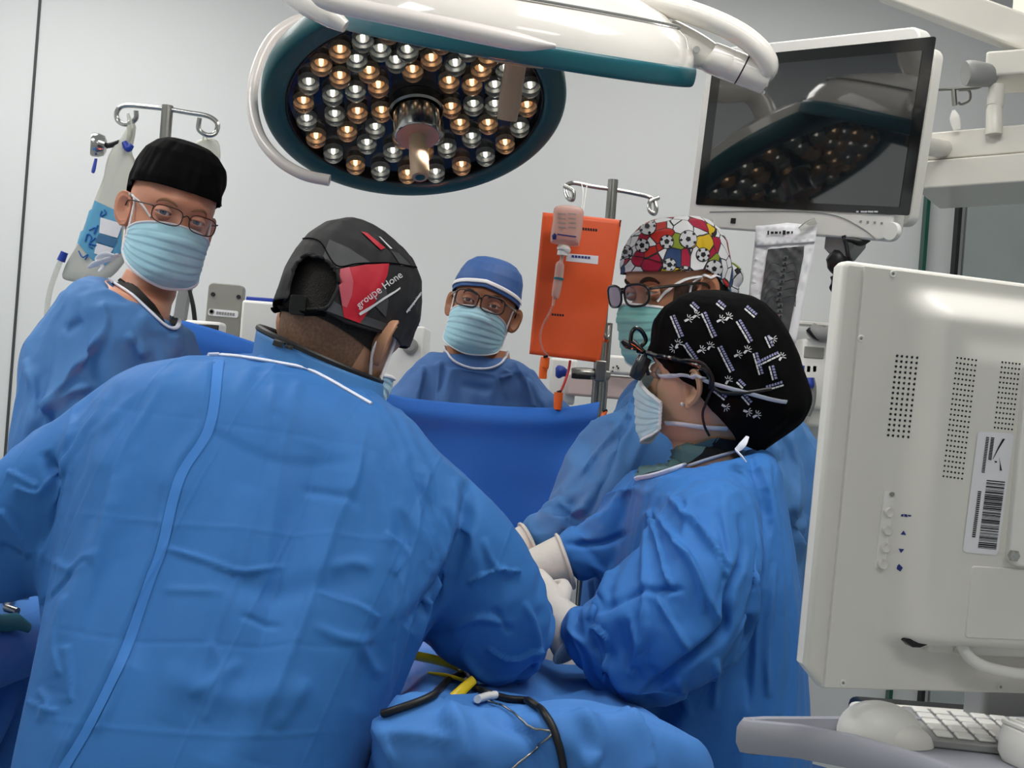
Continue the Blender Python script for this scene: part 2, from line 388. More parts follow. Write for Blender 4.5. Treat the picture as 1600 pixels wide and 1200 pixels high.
# ------------------------------------------------------------------ people
HT = np.array([  # z, front, back, half width   (eye level 0, face towards -y)
 [.1210, .006, -.030, .010], [.1185, .030, -.052, .032], [.113, .050, -.068, .047], [.100, .071, -.086, .062], [.080, .086, -.098, .071],
 [.055, .094, -.105, .0765], [.030, .0965, -.107, .078], [.012, .094, -.106, .0765], [.000, .088, -.104, .074], [-.015, .0865, -.101, .0715],
 [-.030, .087, -.096, .070], [-.050, .088, -.086, .0665], [-.070, .089, -.076, .061], [-.088, .087, -.069, .055], [-.102, .084, -.066, .048], [-.112, .078, -.065, .042], [-.118, .066, -.066, .040]])
def head_prof(z):
    zz = HT[::-1, 0]; return [float(np.interp(z, zz, HT[::-1, k])) for k in (1, 2, 3)]
def head_pt(phi, z, wide=1.0):
    """point of the bare head: phi 0 = face, +90 = person's left (+x), 180 = nape"""
    f, b, w = head_prof(z); w *= wide; yc = -.006   # widest a little behind the face (y = +.006)
    s, c = math.sin(phi), math.cos(phi)
    a = (f - .0 + yc) if c > 0 else (-b - yc)
    n = 2.25 if c > 0 else 2.05
    den = (abs(s / w) ** n + abs(c / max(a, .004)) ** n) ** (-1 / n)
    x = den * s; y = -den * c - yc
    if c > 0:
        g = lambda x0, z0, sx, sz: math.exp(-((x - x0) / sx) ** 2 - ((z - z0) / sz) ** 2)
        t = min(1, max(0, (.012 - z) / .056)); na = .024 * t ** 1.2 if z > -.046 else .024 * math.exp(-((z + .046) / .009) ** 2)
        y -= na * math.exp(-(x / (.007 + .006 * t)) ** 2)
        y -= .006 * (g(.03, .021, .02, .009) + g(-.03, .021, .02, .009)) + .003 * g(0, .03, .02, .02)
        y += .0105 * (g(.033, -.001, .0155, .012) + g(-.033, -.001, .0155, .012))
        y -= .005 * (g(.047, -.03, .02, .015) + g(-.047, -.03, .02, .015))
        y -= .005 * g(0, -.075, .016, .012) + .006 * g(0, -.106, .015, .01)
    return Vector((x, y, z))
def ear_mesh(side):
    """auricle: helix rim, hollow concha, lobe; returned as rings around its centre"""
    vs = []; fs = []; N = 28; prof = [(0, -.001), (.3, -.004), (.55, -.003), (.68, .003), (.8, .0045), (.9, .001), (.97, .004), (1.05, .002), (1.0, -.005), (.8, -.010), (.5, -.013)]
    for r, h in prof:
        for k in range(N):
            a = 2 * math.pi * k / N; ca, sa = math.cos(a), math.sin(a)
            up = .033 if sa > 0 else .030; rx = (.017 if ca < 0 else .019) * (1 - .32 * max(0, -sa) ** 1.5)
            Y = ca * rx * r; Z = sa * up * r
            if ca < -.35 and r > .6: h2 = h * .35
            else: h2 = h
            vs.append(Vector((side * (h2 * 1.7 + .012 * max(0, (Y + .006) / .019) + .007 * max(0, Z / .033) + .003), Y * 1.0, Z * 1.05)))
    for i in range(len(prof) - 1):
        for k in range(N):
            l = (k + 1) % N; fs.append((i * N + k, i * N + l, (i + 1) * N + l, (i + 1) * N + k))
    fs.append(tuple(range(N)))
    m = Matrix.Translation((side * .0735, .012, -.012)) @ Matrix.Rotation(math.radians(-10), 4, 'X')
    return [m @ v for v in vs], fs
def sec(L, R, d, t, n=2.4, N=48):
    a = P(*L, d); b = P(*R, d); c = (a + b) / 2; u = (b - a) / 2; r = []
    for k in range(N):
        q = 2 * math.pi * k / N; cc, ss = math.cos(q), math.sin(q)
        r.append(c + u * (math.copysign(abs(cc) ** (2 / n), cc)) + Vector((0, t, 0)) * math.copysign(abs(ss) ** (2 / n), ss))
    return r
def secs_smooth(S, n=4):
    """spline the section table (L, R, d, t)"""
    A = [(*s[0], *s[1], s[2], s[3]) for s in S]
    return [sec((q[0], q[1]), (q[2], q[3]), q[4], q[5]) for q in spl(A, n)]
def armtube(mb, pts, n=6, N=20):
    q = spl([(*P(a, b, c), r) for a, b, c, r in pts], n)
    mb.tube([p[:3] for p in q], [p[3] for p in q], n=N)
SIM = []
def blob(mb, vox, smooth):
    me = bpy.data.meshes.new('cloth'); me.from_pydata([tuple(v) for v in mb.v], [], mb.f)
    bm = bmesh.new(); bm.from_mesh(me); bmesh.ops.recalc_face_normals(bm, faces=bm.faces); bm.to_mesh(me); bm.free()
    o = bpy.data.objects.new('cloth', me); C.objects.link(o)
    q = o.modifiers.new('r', 'REMESH'); q.mode = 'VOXEL'; q.voxel_size = vox
    q = o.modifiers.new('s', 'SMOOTH'); q.iterations = smooth; q.factor = .5
    m2 = evalmesh(o); o.modifiers.clear(); o.data = m2; return o
def make_gown(S, arms, vox=.014, pin=.008, shrink=-.14, smooth=5, name='gown', slim=.88, armslim=.58, bend=.25):
    """loose gown over an inner figure; the cloth solver lays the folds"""
    mb = MB(); mb.loft(secs_smooth(S), cap=True)
    for a in arms: armtube(mb, a)
    o = blob(mb, vox, smooth); o.name = name
    mb = MB(); S2 = []
    for i, (L, R, d, t) in enumerate(S):
        f = slim if i > 2 else .985; c = ((L[0] + R[0]) / 2, (L[1] + R[1]) / 2)
        S2.append((tuple(c[k] + (L[k] - c[k]) * f for k in (0, 1)), tuple(c[k] + (R[k] - c[k]) * f for k in (0, 1)), d, t * f - .006))
    mb.loft(secs_smooth(S2), cap=True)
    for a in arms: armtube(mb, [(x, y, d, r * (armslim if i else .8)) for i, (x, y, d, r) in enumerate(a)])
    inner = blob(mb, .02, 4); inner.name = 'inner_figure'
    top = max(v.co.z for v in o.data.vertices); ends = [P(*a[-1][:3]) for a in arms]
    c0 = sum(sec(*S[1]), Vector()) / 48
    vg = o.vertex_groups.new(name='pin')
    for i, v in enumerate(o.data.vertices):
        wgt = pin
        if (v.co - c0).length < .12: wgt = .9
        if any((v.co - e).length < .06 for e in ends): wgt = .8
        vg.add([i], wgt, 'REPLACE')
    SIM.append((o, inner, shrink, bend)); return o
def run_sim(frames=34):
    for o, inner, shrink, bend in SIM:
        col = bpy.data.collections.new('sim'); col.objects.link(inner)
        q = inner.modifiers.new('collision', 'COLLISION'); inner.collision.thickness_outer = .004; inner.collision.cloth_friction = 20; inner.collision.damping = .5
        q = o.modifiers.new('cloth', 'CLOTH'); s = q.settings
        s.quality = 5; s.mass = .2; s.tension_stiffness = 30; s.compression_stiffness = 30; s.shear_stiffness = 15; s.bending_stiffness = bend
        s.tension_damping = s.compression_damping = 10; s.air_damping = 3; s.vertex_group_mass = 'pin'; s.pin_stiffness = 1.5; s.shrink_min = shrink
        cs = q.collision_settings; cs.use_collision = True; cs.collection = col; cs.distance_min = .004; cs.collision_quality = 2; cs.use_self_collision = False
        q.point_cache.frame_end = frames + 2
    for f in range(1, frames + 1): SC.frame_set(f)
    done = [(o, evalmesh(o)) for o, *_ in SIM]
    for o, me in done:
        o.modifiers.clear(); o.data = me; o.vertex_groups.clear()
        bm = bmesh.new(); bm.from_mesh(me); bmesh.ops.smooth_vert(bm, verts=bm.verts, factor=.3, use_axis_x=True, use_axis_y=True, use_axis_z=True); bm.to_mesh(me); bm.free()
        me.polygons.foreach_set('use_smooth', [True] * len(me.polygons))
        q = o.modifiers.new('sub', 'SUBSURF'); q.levels = q.render_levels = 2 if o.name.startswith('gown') else 1
    for _, inner, _, _ in SIM: bpy.data.objects.remove(inner)
    for c in list(bpy.data.collections):
        if c.name.startswith('sim'): bpy.data.collections.remove(c)
    SIM.clear(); SC.frame_set(1)

def creases(o, strokes, k=1.45):
    """press sharp folds into a garment along drawn lines: (points, width, height, kind); kind r ridge, v valley, s one-sided overlap"""
    me = evalmesh(o); o.modifiers.clear(); o.data = me
    n = len(me.vertices); co = np.empty(n * 3); me.vertices.foreach_get('co', co); co = co.reshape(-1, 3)
    no = np.empty(n * 3); me.vertices.foreach_get('normal', no); no = no.reshape(-1, 3)
    q = co - np.array(CAM); px = 800 + q @ np.array(RV) / q[:, 1] * F; py = 600 - q @ np.array(UV) / q[:, 1] * F
    facing = np.clip(-(no * q).sum(1) / np.linalg.norm(q, axis=1) * 3, 0, 1)
    disp = np.zeros(n); XY = np.stack([px, py], 1)
    for pts, wd, h, kind in strokes:
        pl = np.array(spl(pts, 6) if len(pts) > 2 else [np.array(pts[0]) + (np.array(pts[1]) - np.array(pts[0])) * i / 6 for i in range(7)])
        best = np.full(n, 1e9); sd = np.zeros(n); par = np.zeros(n); L = len(pl) - 1
        for i in range(L):
            a, b = pl[i], pl[i + 1]; ab = b - a; l2 = ab @ ab + 1e-9
            t = np.clip(((XY - a) @ ab) / l2, 0, 1); d = XY - (a + t[:, None] * ab); dist = np.hypot(d[:, 0], d[:, 1])
            m = dist < best; best[m] = dist[m]; sd[m] = np.sign(ab[0] * d[m, 1] - ab[1] * d[m, 0]) * dist[m]; par[m] = (i + t[m]) / L
        tap = np.clip(np.minimum(par, 1 - par) * 5, 0, 1) ** .7 if kind != 's' else np.clip(np.minimum(par, 1 - par) * 14, 0, 1)
        if kind == 'r': f = np.exp(-(best / wd) ** 2)
        elif kind == 'v': f = -np.exp(-(best / wd) ** 2)
        else: f = np.where(sd >= 0, np.exp(-best / wd), np.clip(1 - best / (wd * .5), 0, 1) ** 2 * (3 - 2 * np.clip(1 - best / (wd * .5), 0, 1)))
        disp += k * h * f * tap
    co += no * (disp * facing)[:, None]
    me.vertices.foreach_set('co', co.ravel()); me.update()
    me.polygons.foreach_set('use_smooth', [True] * len(me.polygons))

class Person:
    def __init__(s, label, head, yaw, pitch, roll, skin, S, base, scale=1.0, wide=1.0, fill=.9, rise=.006):
        s.fill = fill; s.rise = rise
        s.H = Matrix.Translation(P(*head)) @ Matrix.Rotation(math.radians(yaw), 4, 'Z') @ Matrix.Rotation(math.radians(pitch), 4, 'X') @ Matrix.Rotation(math.radians(roll), 4, 'Y') @ Matrix.Scale(scale, 4)
        s.S = S; s.skin = skin; s.wide = wide
        s.root = thing('person', label, 'person', base)
        s.base = Vector(base)
    def W(s, x, y, z): return s.H @ Vector((x, y, z))
    def body(s, hair=None):
        """head, neck and trunk as one continuous surface"""
        N = 150; rings = []
        # angles denser on the face
        ph = []
        for k in range(N):
            t = k / N * 2 * math.pi - math.pi; ph.append(t - .45 * math.sin(t))
        zs = list(.121 - .121 * (np.linspace(0, 1, 26) ** 1.7)) + list(np.linspace(-.003, -.118, 40))
        for z in zs: rings.append([s.H @ head_pt(p, z, s.wide) for p in ph])
        # neck: shrink under the chin, then blend to the trunk's first section
        last = np.array([s.H.inverted() @ v for v in rings[-1]])
        def nring(cy, cz, rx, ry, tilt=0): return [Vector((rx * math.sin(p), cy - ry * math.cos(p), cz + tilt * -math.cos(p))) for p in ph]
        n1 = nring(.012, -.124, .050, .056, .004); n2 = nring(.020, -.150, .055, .056)
        rings.append([s.H @ (Vector(last[i]) * .35 + n1[i] * .65) for i in range(N)])
        rings.append([s.H @ v for v in n1]); R2 = [s.H @ v for v in n2]; rings.append(R2)
        # trunk sections, matched in start angle
        T = []
        fwd = s.H.to_3x3() @ Vector((0, -1, 0)); a0 = math.atan2(fwd.x, -fwd.y)
        for i_, q in enumerate([(*S_[0], *S_[1], S_[2], S_[3]) for S_ in s.S[1:]]):
            a, b = P(q[0], q[1], q[4]), P(q[2], q[3], q[4]); c = (a + b) / 2; u = (b - a) / 2; t = q[5]
            if c.z < .75: break
            k_ = s.fill if i_ == 0 else .74; dz = Vector((0, 0, s.rise if i_ == 0 else -.03)); r = []
            for p in ph:
                an = p + a0    # direction (sin an, -cos an)
                r.append(c + dz + u * (k_ * math.sin(an)) + Vector((0, -k_ * t * math.cos(an), 0)))
            T.append(r)
        c2 = sum(R2, Vector()) / N; c3 = sum(T[0], Vector()) / N
        for k in (1, 2, 3):
            f = k / 4; rings.append([R2[i].lerp(T[0][i], f) if f > .8 else (R2[i] - c2) * (1 + .10 * f) + c2.lerp(c3, f * .9) for i in range(N)])
        rings += T
        mb = MB().loft(rings)
        for sd in (-1, 1):
            vs, fs = ear_mesh(sd); mb.add([s.H @ Vector((v.x * (1 + (s.wide - 1) * .9), v.y, v.z)) for v in vs], fs)
        s.bodyo = mb.build('body', s.skin, s.root, auto=0); return s.bodyo
    def legs(s, mtrouser='scrub_blue', mshoe='shoe', x=0):
        q = s.S[-1]; a, b = P(*q[0], q[2]), P(*q[1], q[2]); c = (a + b) / 2
        for k in (-1, 1):
            cx = c.x + k * .1; y = s.base.y
            rings = []
            for z, r in ((.80, .095), (.65, .09), (.5, .075), (.46, .07), (.3, .068), (.1, .06)):
                rings.append([Vector((cx + r * math.cos(t * math.pi / 8), y + r * math.sin(t * math.pi / 8), z)) for t in range(16)])
            MB().loft(rings).build('trouser_leg', mtrouser, s.root)
            f = s.H.to_3x3() @ Vector((0, -1, 0)); an = math.atan2(f.x, -f.y)
            m = Matrix.Translation((cx, y, 0)) @ Matrix.Rotation(an, 4, 'Z'); mb = MB(m); rr = []
            for z, w, l0, l1 in ((0, .042, .08, .17), (.02, .048, .085, .18), (.045, .046, .082, .172), (.07, .04, .075, .12), (.10, .038, .06, .05), (.12, .036, .05, .04)):
                rr.append([Vector((w * math.sin(t * math.pi / 10), (-(l1) if math.cos(t * math.pi / 10) > 0 else -(l0)) * math.cos(t * math.pi / 10), z)) for t in range(20)])
            mb.loft(rr); mb.build('shoe', mshoe, s.root)
    def eyes(s, gx=0, gz=0, iris='iris_brown', lid=.30):
        for k in (-1, 1):
            c = Vector((k * .0325 * s.wide, -.068, -.001)); m = s.H @ Matrix.Translation(c) @ Matrix.Rotation(math.radians(gx), 4, 'Z') @ Matrix.Rotation(math.radians(90 + gz), 4, 'X')
            R = .0125; mb = MB(m); N = 20
            angs = [0.001, .14, .2, .5, .56] + [.56 + (math.pi - .57) * i / 10 for i in range(1, 11)]
            rings = [[Vector((R * math.sin(a) * math.cos(2 * math.pi * j / N), R * math.sin(a) * math.sin(2 * math.pi * j / N), R * math.cos(a))) for j in range(N)] for a in angs]
            mb.loft(rings); mi = []
            for i in range(len(angs) - 1): mi += [2 if i < 1 else 1 if i < 4 else 0] * N
            mb.mi = mi + [2, 0]
            mb.build('eye', ['sclera', iris, 'pupil'], s.root, auto=0)
            # lids: two skin shells that leave a slit
            mb = MB(s.H @ Matrix.Translation(c)); R2 = .0146
            for lo, hi in ((math.radians(90 * lid), math.radians(115)), (math.radians(-110), math.radians(-24))):
                rr = []
                for i in range(9):
                    e = lo + (hi - lo) * i / 8; row = []
                    for j in range(17):
                        a = math.radians(-88 + 176 * j / 16); el = e * (math.cos(a) ** .6 * .85 + .15) if abs(e) < 1.2 else e
                        row.append(Vector((R2 * 1.12 * math.sin(a), -R2 * math.cos(a) * math.cos(el), R2 * math.cos(a) * math.sin(el) * .95)))
                    rr.append(row)
                mb.loft(rr, cap=False, open_ring=True)
            mb.build('eyelid', s.skin, s.root, auto=0, solid=.0012)
    def brows(s, m='brow_dark', thick=.0035, dz=0):
        for k in (-1, 1):
            pts = []
            for x, z in ((.012, .016), (.022, .021), (.034, .0235), (.046, .0205), (.054, .014)):
                ph = math.atan2(k * x * s.wide, .08); p = head_pt(ph, z + dz, s.wide); pts.append(s.H @ (p + Vector((0, .0006, 0))))
            q = spl(pts, 4); n = len(q)
            MB().tube(q, [thick * s.H.to_scale().x * (.5 + .8 * math.sin(math.pi * (.15 + .75 * i / (n - 1)))) for i in range(n)], n=8, flat=.45, up=s.H.to_3x3() @ Vector((0, -1, 0))).build('eyebrow', m, s.root)
    def head_r(s, phi, z): 
        p = head_pt(phi, z, s.wide); return math.hypot(p.x, p.y)
    def cap(s, mname, rim, off=.008, top=.012, bulge=None, fold=.003, name='surgical_cap', zt=.121, M=140, T=46, hole=None, seed=0, solid=.0016):
        """cloth cap following the skull; rim(phi) = height of its lower edge; bulge(phi,z) extra fullness"""
        ph = [2 * math.pi * k / M - math.pi for k in range(M)]; rings = []
        for i in range(T + 1):
            t = i / T; row = []
            for p in ph:
                z0 = rim(p); z = z0 + (zt - .0006 - z0) * (1 - (1 - t) ** 1.9)
                q = head_pt(p, max(z, -.118), s.wide); r = math.hypot(q.x, q.y)
                e = off + (top - off) * max(0, z / zt) ** 2
                if z < z0 + .012: e -= .0004 * math.sin(t * 40)
                e += fold * noise.noise(Vector((math.sin(p) * 2.2 + seed, math.cos(p) * 2.2, z * 26))) + .5 * fold * noise.noise(Vector((math.sin(p) * 7 + seed, math.cos(p) * 7, z * 20)))
                b = bulge(p, z) if bulge else (0, 0, 0)
                d = Vector((math.sin(p), -math.cos(p), 0))
                up = (z / zt) ** 4 if z > 0 else 0
                v = Vector((q.x, q.y, z)) + d * e * (1 - .6 * up) + Vector((0, 0, top * up)) + Vector(b)
                row.append(s.H @ v)
            rings.append(row)
        mb = MB(); mb.loft(rings, cap=False)
        c = sum(rings[-1], Vector()) / M; k = len(mb.v); mb.v.append(c); o = T * M
        mb.f += [(o + j, o + (j + 1) % M, k) for j in range(M)]; mb.mi += [0] * M
        if hole:
            keep = []
            for f in mb.f:
                cc = sum((mb.v[i] for i in f), Vector()) / len(f); front = (cc - CAM).length; px = PX(cc)
                n = (mb.v[f[1]] - mb.v[f[0]]).cross(mb.v[f[2]] - mb.v[f[0]]); rel = s.H.inverted() @ cc
                keep.append(not (inpoly(px, hole) and rel.y > .02))
            mb.f = [f for f, k_ in zip(mb.f, keep) if k_]; mb.mi = [0] * len(mb.f)
        s.capo = mb.build(name, mname, s.root, auto=0, solid=solid); return s.capo
    def mask(s, m='mask_blue', ztop=-.019, zbot=-.138, half=74, puff=1.0, loops='ear', band='mask_white', drop=.026):
        U, V = 60, 44; rows = []; edge = math.radians(half)
        def rr(u, v):
            p = u * edge; zt = ztop - drop * abs(u) ** 1.6; zb = zbot + .048 * abs(u) ** 1.7; z = zt + (zb - zt) * v
            A = float(np.interp(z, [-.150, -.138, -.125, -.112, -.09, -.06, -.045, -.02, 0, .02], [.070, .085, .100, .108, .111, .1145, .1165, .105, .097, .094]))
            a = (A + .002) * puff; w = .078
            n = 2.15; r = (abs(math.sin(p) / w) ** n + abs(math.cos(p) / a) ** n) ** (-1 / n)
            if z > -.117:
                h = head_pt(p, max(z, -.116), s.wide); r = max(r if abs(u) < .8 else r * .985, math.hypot(h.x, h.y) + .0035)
            vv = v * 7.0; amp = max(0, 1 - abs(2 * v - 1) ** 3)
            pl = .0032 * ((vv % 1.0) - .5) * amp * (1 - .55 * abs(u)) + .0012 * noise.noise(Vector((u * 4, v * 9, 3)))
            r += pl
            return Vector((r * math.sin(p), -r * math.cos(p), z))
        for j in range(V + 1): rows.append([s.H @ rr(-1 + 2 * i / U, j / V) for i in range(U + 1)])
        mo = MB().loft(rows, cap=False, open_ring=True).build('face_mask', m, s.root, auto=0, solid=.0014); s.masko = mo
        for nm, e in (('binding', [rr(-1 + 2 * i / 40, 0) for i in range(41)]), ('binding', [rr(-1 + 2 * i / 40, 1) for i in range(41)]), ('binding', [rr(-1, i / 20) for i in range(21)]), ('binding', [rr(1, i / 20) for i in range(21)])):
            MB().tube([s.H @ (q * 1.006) for q in e], .0032, n=8, flat=.6).build(nm, band, mo)
        s.mcorner = {(k, j): rr(k, j) for k in (-1, 1) for j in (0, 1)}
        if loops == 'ear':
            for k in (-1, 1):
                a, b = s.mcorner[(k, 0)], s.mcorner[(k, 1)]; w = s.wide
                q = spl([a, Vector((k * .076 * w, -.016, .004)), Vector((k * .079 * w, .004, .018)), Vector((k * .083 * w, .022, .006)), Vector((k * .079 * w, .026, -.022)), Vector((k * .074 * w, .010, -.045)), b * 1.01], 8)
                MB().tube([s.H @ Vector(v) for v in q], .0022, n=8).build('ear_loop', band, mo)
        return mo
    def strap(s, pts, r=.004, m='mask_white', name='mask_tie', flat=.3, par=None):
        """flat tie following the head: list of (phi deg, z, offset)"""
        q = []
        for a, z, o in spl(pts, 6):
            h = head_pt(math.radians(a), max(z, -.117), s.wide); d = Vector((math.sin(math.radians(a)), -math.cos(math.radians(a)), 0)); q.append(s.H @ (Vector((h.x, h.y, z)) + d * o))
        return MB().tube(q, r, n=8, flat=flat).build(name, m, par or s.root)
    def glasses(s, m='frame_black', wd=.028, hh=.019, y=-.1145, z=-.004, thick=.0022, x0=.034, lens='lens_glass', shape=3.0, tilt=6, ear=True, browbar=False):
        G = None; w = s.wide
        fr = MB(s.H); lm = []
        for k in (-1, 1):
            c = []
            for i in range(36):
                a = 2 * math.pi * i / 36; ca, sa = math.cos(a), math.sin(a)
                dx = wd * math.copysign(abs(ca) ** (2 / shape), ca); dz = hh * math.copysign(abs(sa) ** (2 / shape), sa)
                if sa < 0: dx *= 1 - .10 * abs(sa)
                X = k * x0 + dx; c.append(Vector((X, y + 5.5 * (abs(X) ** 2.2) + math.tan(math.radians(tilt)) * -dz * .5, z + dz)))
            fr.tube(c, thick, n=8, closed=True); lm.append(c)
        br = spl([Vector((-(x0 - wd) - .001, y + .001, z + .004)), Vector((0, y - .002, z + .009)), Vector((x0 - wd + .001, y + .001, z + .004))], 6); fr.tube(br, thick * 1.1, n=8)
        G = fr.build('eyeglasses', m, s.root, auto=0)
        for c in lm:
            cen = sum(c, Vector()) / len(c); n = len(c); mb = MB(s.H); mb.add(c + [cen + Vector((0, -.001, 0))], [(i, (i + 1) % n, n) for i in range(n)]); mb.build('lens', lens, G)
        for k in (-1, 1):
            xe = x0 + wd; ye = y + 5.5 * xe ** 2.2
            q = spl([Vector((k * (xe - .001), ye, z + .010)), Vector((k * (xe + .005), ye + .008, z + .011)), Vector((k * .081 * w, -.03, z + .013)), Vector((k * .083 * w, .008, z + .012)), Vector((k * .080 * w, .03, z - .004)), Vector((k * .077 * w, .040, z - .02))], 6)
            MB(s.H).tube(q, thick * 1.15, n=8).build('temple_arm', m, G)
        return G
def inpoly(p, poly):
    x, y = p; r = False; n = len(poly)
    for i in range(n):
        x1, y1 = poly[i]; x2, y2 = poly[(i + 1) % n]
        if (y1 > y) != (y2 > y) and x < (x2 - x1) * (y - y1) / (y2 - y1) + x1: r = not r
    return r
def hand(name, wrist, dirv, normal, side, m, parent, curl=28, scale=1.0):
    """gloved hand: palm and five bent fingers of their own length, grown into one skin"""
    d = Vector(dirv).normalized(); n = Vector(normal); n = (n - d * n.dot(d)).normalized(); x = d.cross(n) * side
    M = Matrix(((x.x, d.x, n.x, wrist[0]), (x.y, d.y, n.y, wrist[1]), (x.z, d.z, n.z, wrist[2]), (0, 0, 0, 1))) @ Matrix.Scale(scale, 4)
    mb = MB(M); rings = []
    for t, w_, h in ((-.03, .027, .021), (0, .028, .02), (.03, .035, .019), (.06, .041, .018), (.085, .042, .016), (.097, .038, .012)):
        rings.append([Vector((w_ * math.cos(a * math.pi / 8), t, h * math.sin(a * math.pi / 8))) for a in range(16)])
    mb.loft(rings)
    for fx, L, sp in ((-.030, .062, -9), (-.010, .074, -2), (.011, .078, 3), (.031, .058, 11)):
        p = Vector((fx, .088, 0)); an = 12; pts = [Vector((fx, .06, 0)), p]; rad = [.0095, .0098]
        for seg, fr in ((0, .45), (1, .31), (2, .24)):
            an += curl; a = math.radians(an); e = math.radians(sp)
            p = p + Vector((math.sin(e) * math.cos(a), math.cos(e) * math.cos(a), -math.sin(a))) * (L * fr); pts.append(p); rad.append(.0092 - .0009 * seg)
        mb.tube(pts, rad, n=10)
    p = [Vector((-.024, .012, -.004)), Vector((-.042, .034, -.014)), Vector((-.050, .058, -.026)), Vector((-.044, .078, -.036)), Vector((-.034, .092, -.040))]
    mb.tube(p, [.013, .0125, .0108, .0098, .008], n=10)
    me = bpy.data.meshes.new(name); me.from_pydata([tuple(v) for v in mb.v], [], mb.f)
    bm = bmesh.new(); bm.from_mesh(me); bmesh.ops.recalc_face_normals(bm, faces=bm.faces); bm.to_mesh(me); bm.free()
    o = bpy.data.objects.new(name, me); C.objects.link(o); q = o.modifiers.new('r', 'REMESH'); q.mode = 'VOXEL'; q.voxel_size = .0035
    q = o.modifiers.new('s', 'SMOOTH'); q.iterations = 5; q.factor = .5
    m2 = evalmesh(o); bpy.data.objects.remove(o); return finish(name, m2, m, parent, auto=0)
# ------------------------------------------------------------------ operating table, patient shape and drapes
def sheet(name, c, sx, sy, step, inner, rotz=0, pin=0.0, bend=.5, droop=None):
    nx, ny = int(sx / step), int(sy / step); vs = []; fs = []
    R = Matrix.Rotation(rotz, 3, 'Z')
    for j in range(ny + 1):
        for i in range(nx + 1):
            x = (i / nx - .5) * sx; y = (j / ny - .5) * sy
            vs.append(Vector(c) + R @ Vector((x, y, .004 * math.sin(i * 1.3 + j * .7))))
    for j in range(ny):
        for i in range(nx): a = j * (nx + 1) + i; fs.append((a, a + 1, a + nx + 2, a + nx + 1))
    me = bpy.data.meshes.new(name); me.from_pydata([tuple(v) for v in vs], [], fs); o = bpy.data.objects.new(name, me); C.objects.link(o)
    vg = o.vertex_groups.new(name='pin'); vg.add(range(len(vs)), pin, 'REPLACE')
    SIM.append((o, inner, 0.0, bend)); return o
mb = MB()
TX0, TX1, TY0, TY1, TZ = -.17, .27, 1.17, 2.25, .80
mb.box(((TX0 + TX1) / 2, (TY0 + TY1) / 2, TZ - .06), (TX1 - TX0, TY1 - TY0, .12))
mb.tube([(-.12, 1.22, 1.0), (.0, 1.22, .985), (.10, 1.24, 1.01), (.17, 1.26, .995), (.26, 1.30, .945)], [.04, .04, .036, .036, .04], n=14)      # padded leg rests under the drape
for x in (-.06, .15): mb.tube([(x, 1.22, .98), (x, 1.45, .90), (x, 1.75, .86)], [.05, .075, .09], n=16)
mb.sphere((.0, 1.88, TZ + .05), .22, sc=(1.05, 1.4, .5))
patient_form = blob(mb, .02, 3)
main_drape = sheet('surgical_drape', ((TX0 + TX1) / 2 + .01, 1.62, TZ + .33), 1.5, 2.0, .020, patient_form, rotz=.05, bend=.25)
mb = MB(); IX0, IX1, IY0, IY1, IZ = -1.35, -.69, 1.30, 1.80, 1.0
mb.box(((IX0 + IX1) / 2, (IY0 + IY1) / 2, IZ - .03), (IX1 - IX0, IY1 - IY0, .06))
inst_form = blob(mb, .02, 1)
inst_drape = sheet('table_drape', ((IX0 + IX1) / 2, (IY0 + IY1) / 2, IZ + .03), 1.6, 1.5, .035, inst_form, bend=.6)
# things under the drapes
TX0, TY0 = -.11, 1.30
t = thing('operating_table', 'operating table standing under the blue patient drape', 'table', ((TX0 + TX1) / 2, (TY0 + TY1) / 2, 0))
cx, cy = (TX0 + TX1) / 2, (TY0 + TY1) / 2
MB().box((cx, cy, TZ - .075), (TX1 - TX0 - .03, TY1 - TY0 - .03, .09)).build('mattress', 'black_rubber', t, bevel=.02)
MB().box((cx, cy, TZ - .14), (TX1 - TX0 - .05, TY1 - TY0 - .05, .03)).build('frame', 'steel', t, bevel=.004)
MB().lathe([(.11, .0), (.11, .3), (.09, .32), (.09, TZ - .155)], 24, Matrix.Translation((cx, cy, .05))).build('column', 'steel', t)
MB().rbox(cx - .22, cy - .4, cx + .22, cy + .4, 0, .07, .06).build('base', 'grey_plastic', t, bevel=.01)
t = thing('instrument_table', 'instrument table under a pale blue drape at the left edge', 'table', ((IX0 + IX1) / 2, (IY0 + IY1) / 2, 0))
MB().box(((IX0 + IX1) / 2, (IY0 + IY1) / 2, IZ - .035), (IX1 - IX0 - .03, IY1 - IY0 - .03, .03)).build('table_top', 'steel', t, bevel=.004)
for x in (IX0 + .05, IX1 - .05):
    for y in (IY0 + .05, IY1 - .05): MB().tube([(x, y, 0), (x, y, IZ - .05)], .014, n=12).build('leg', 'steel', t)
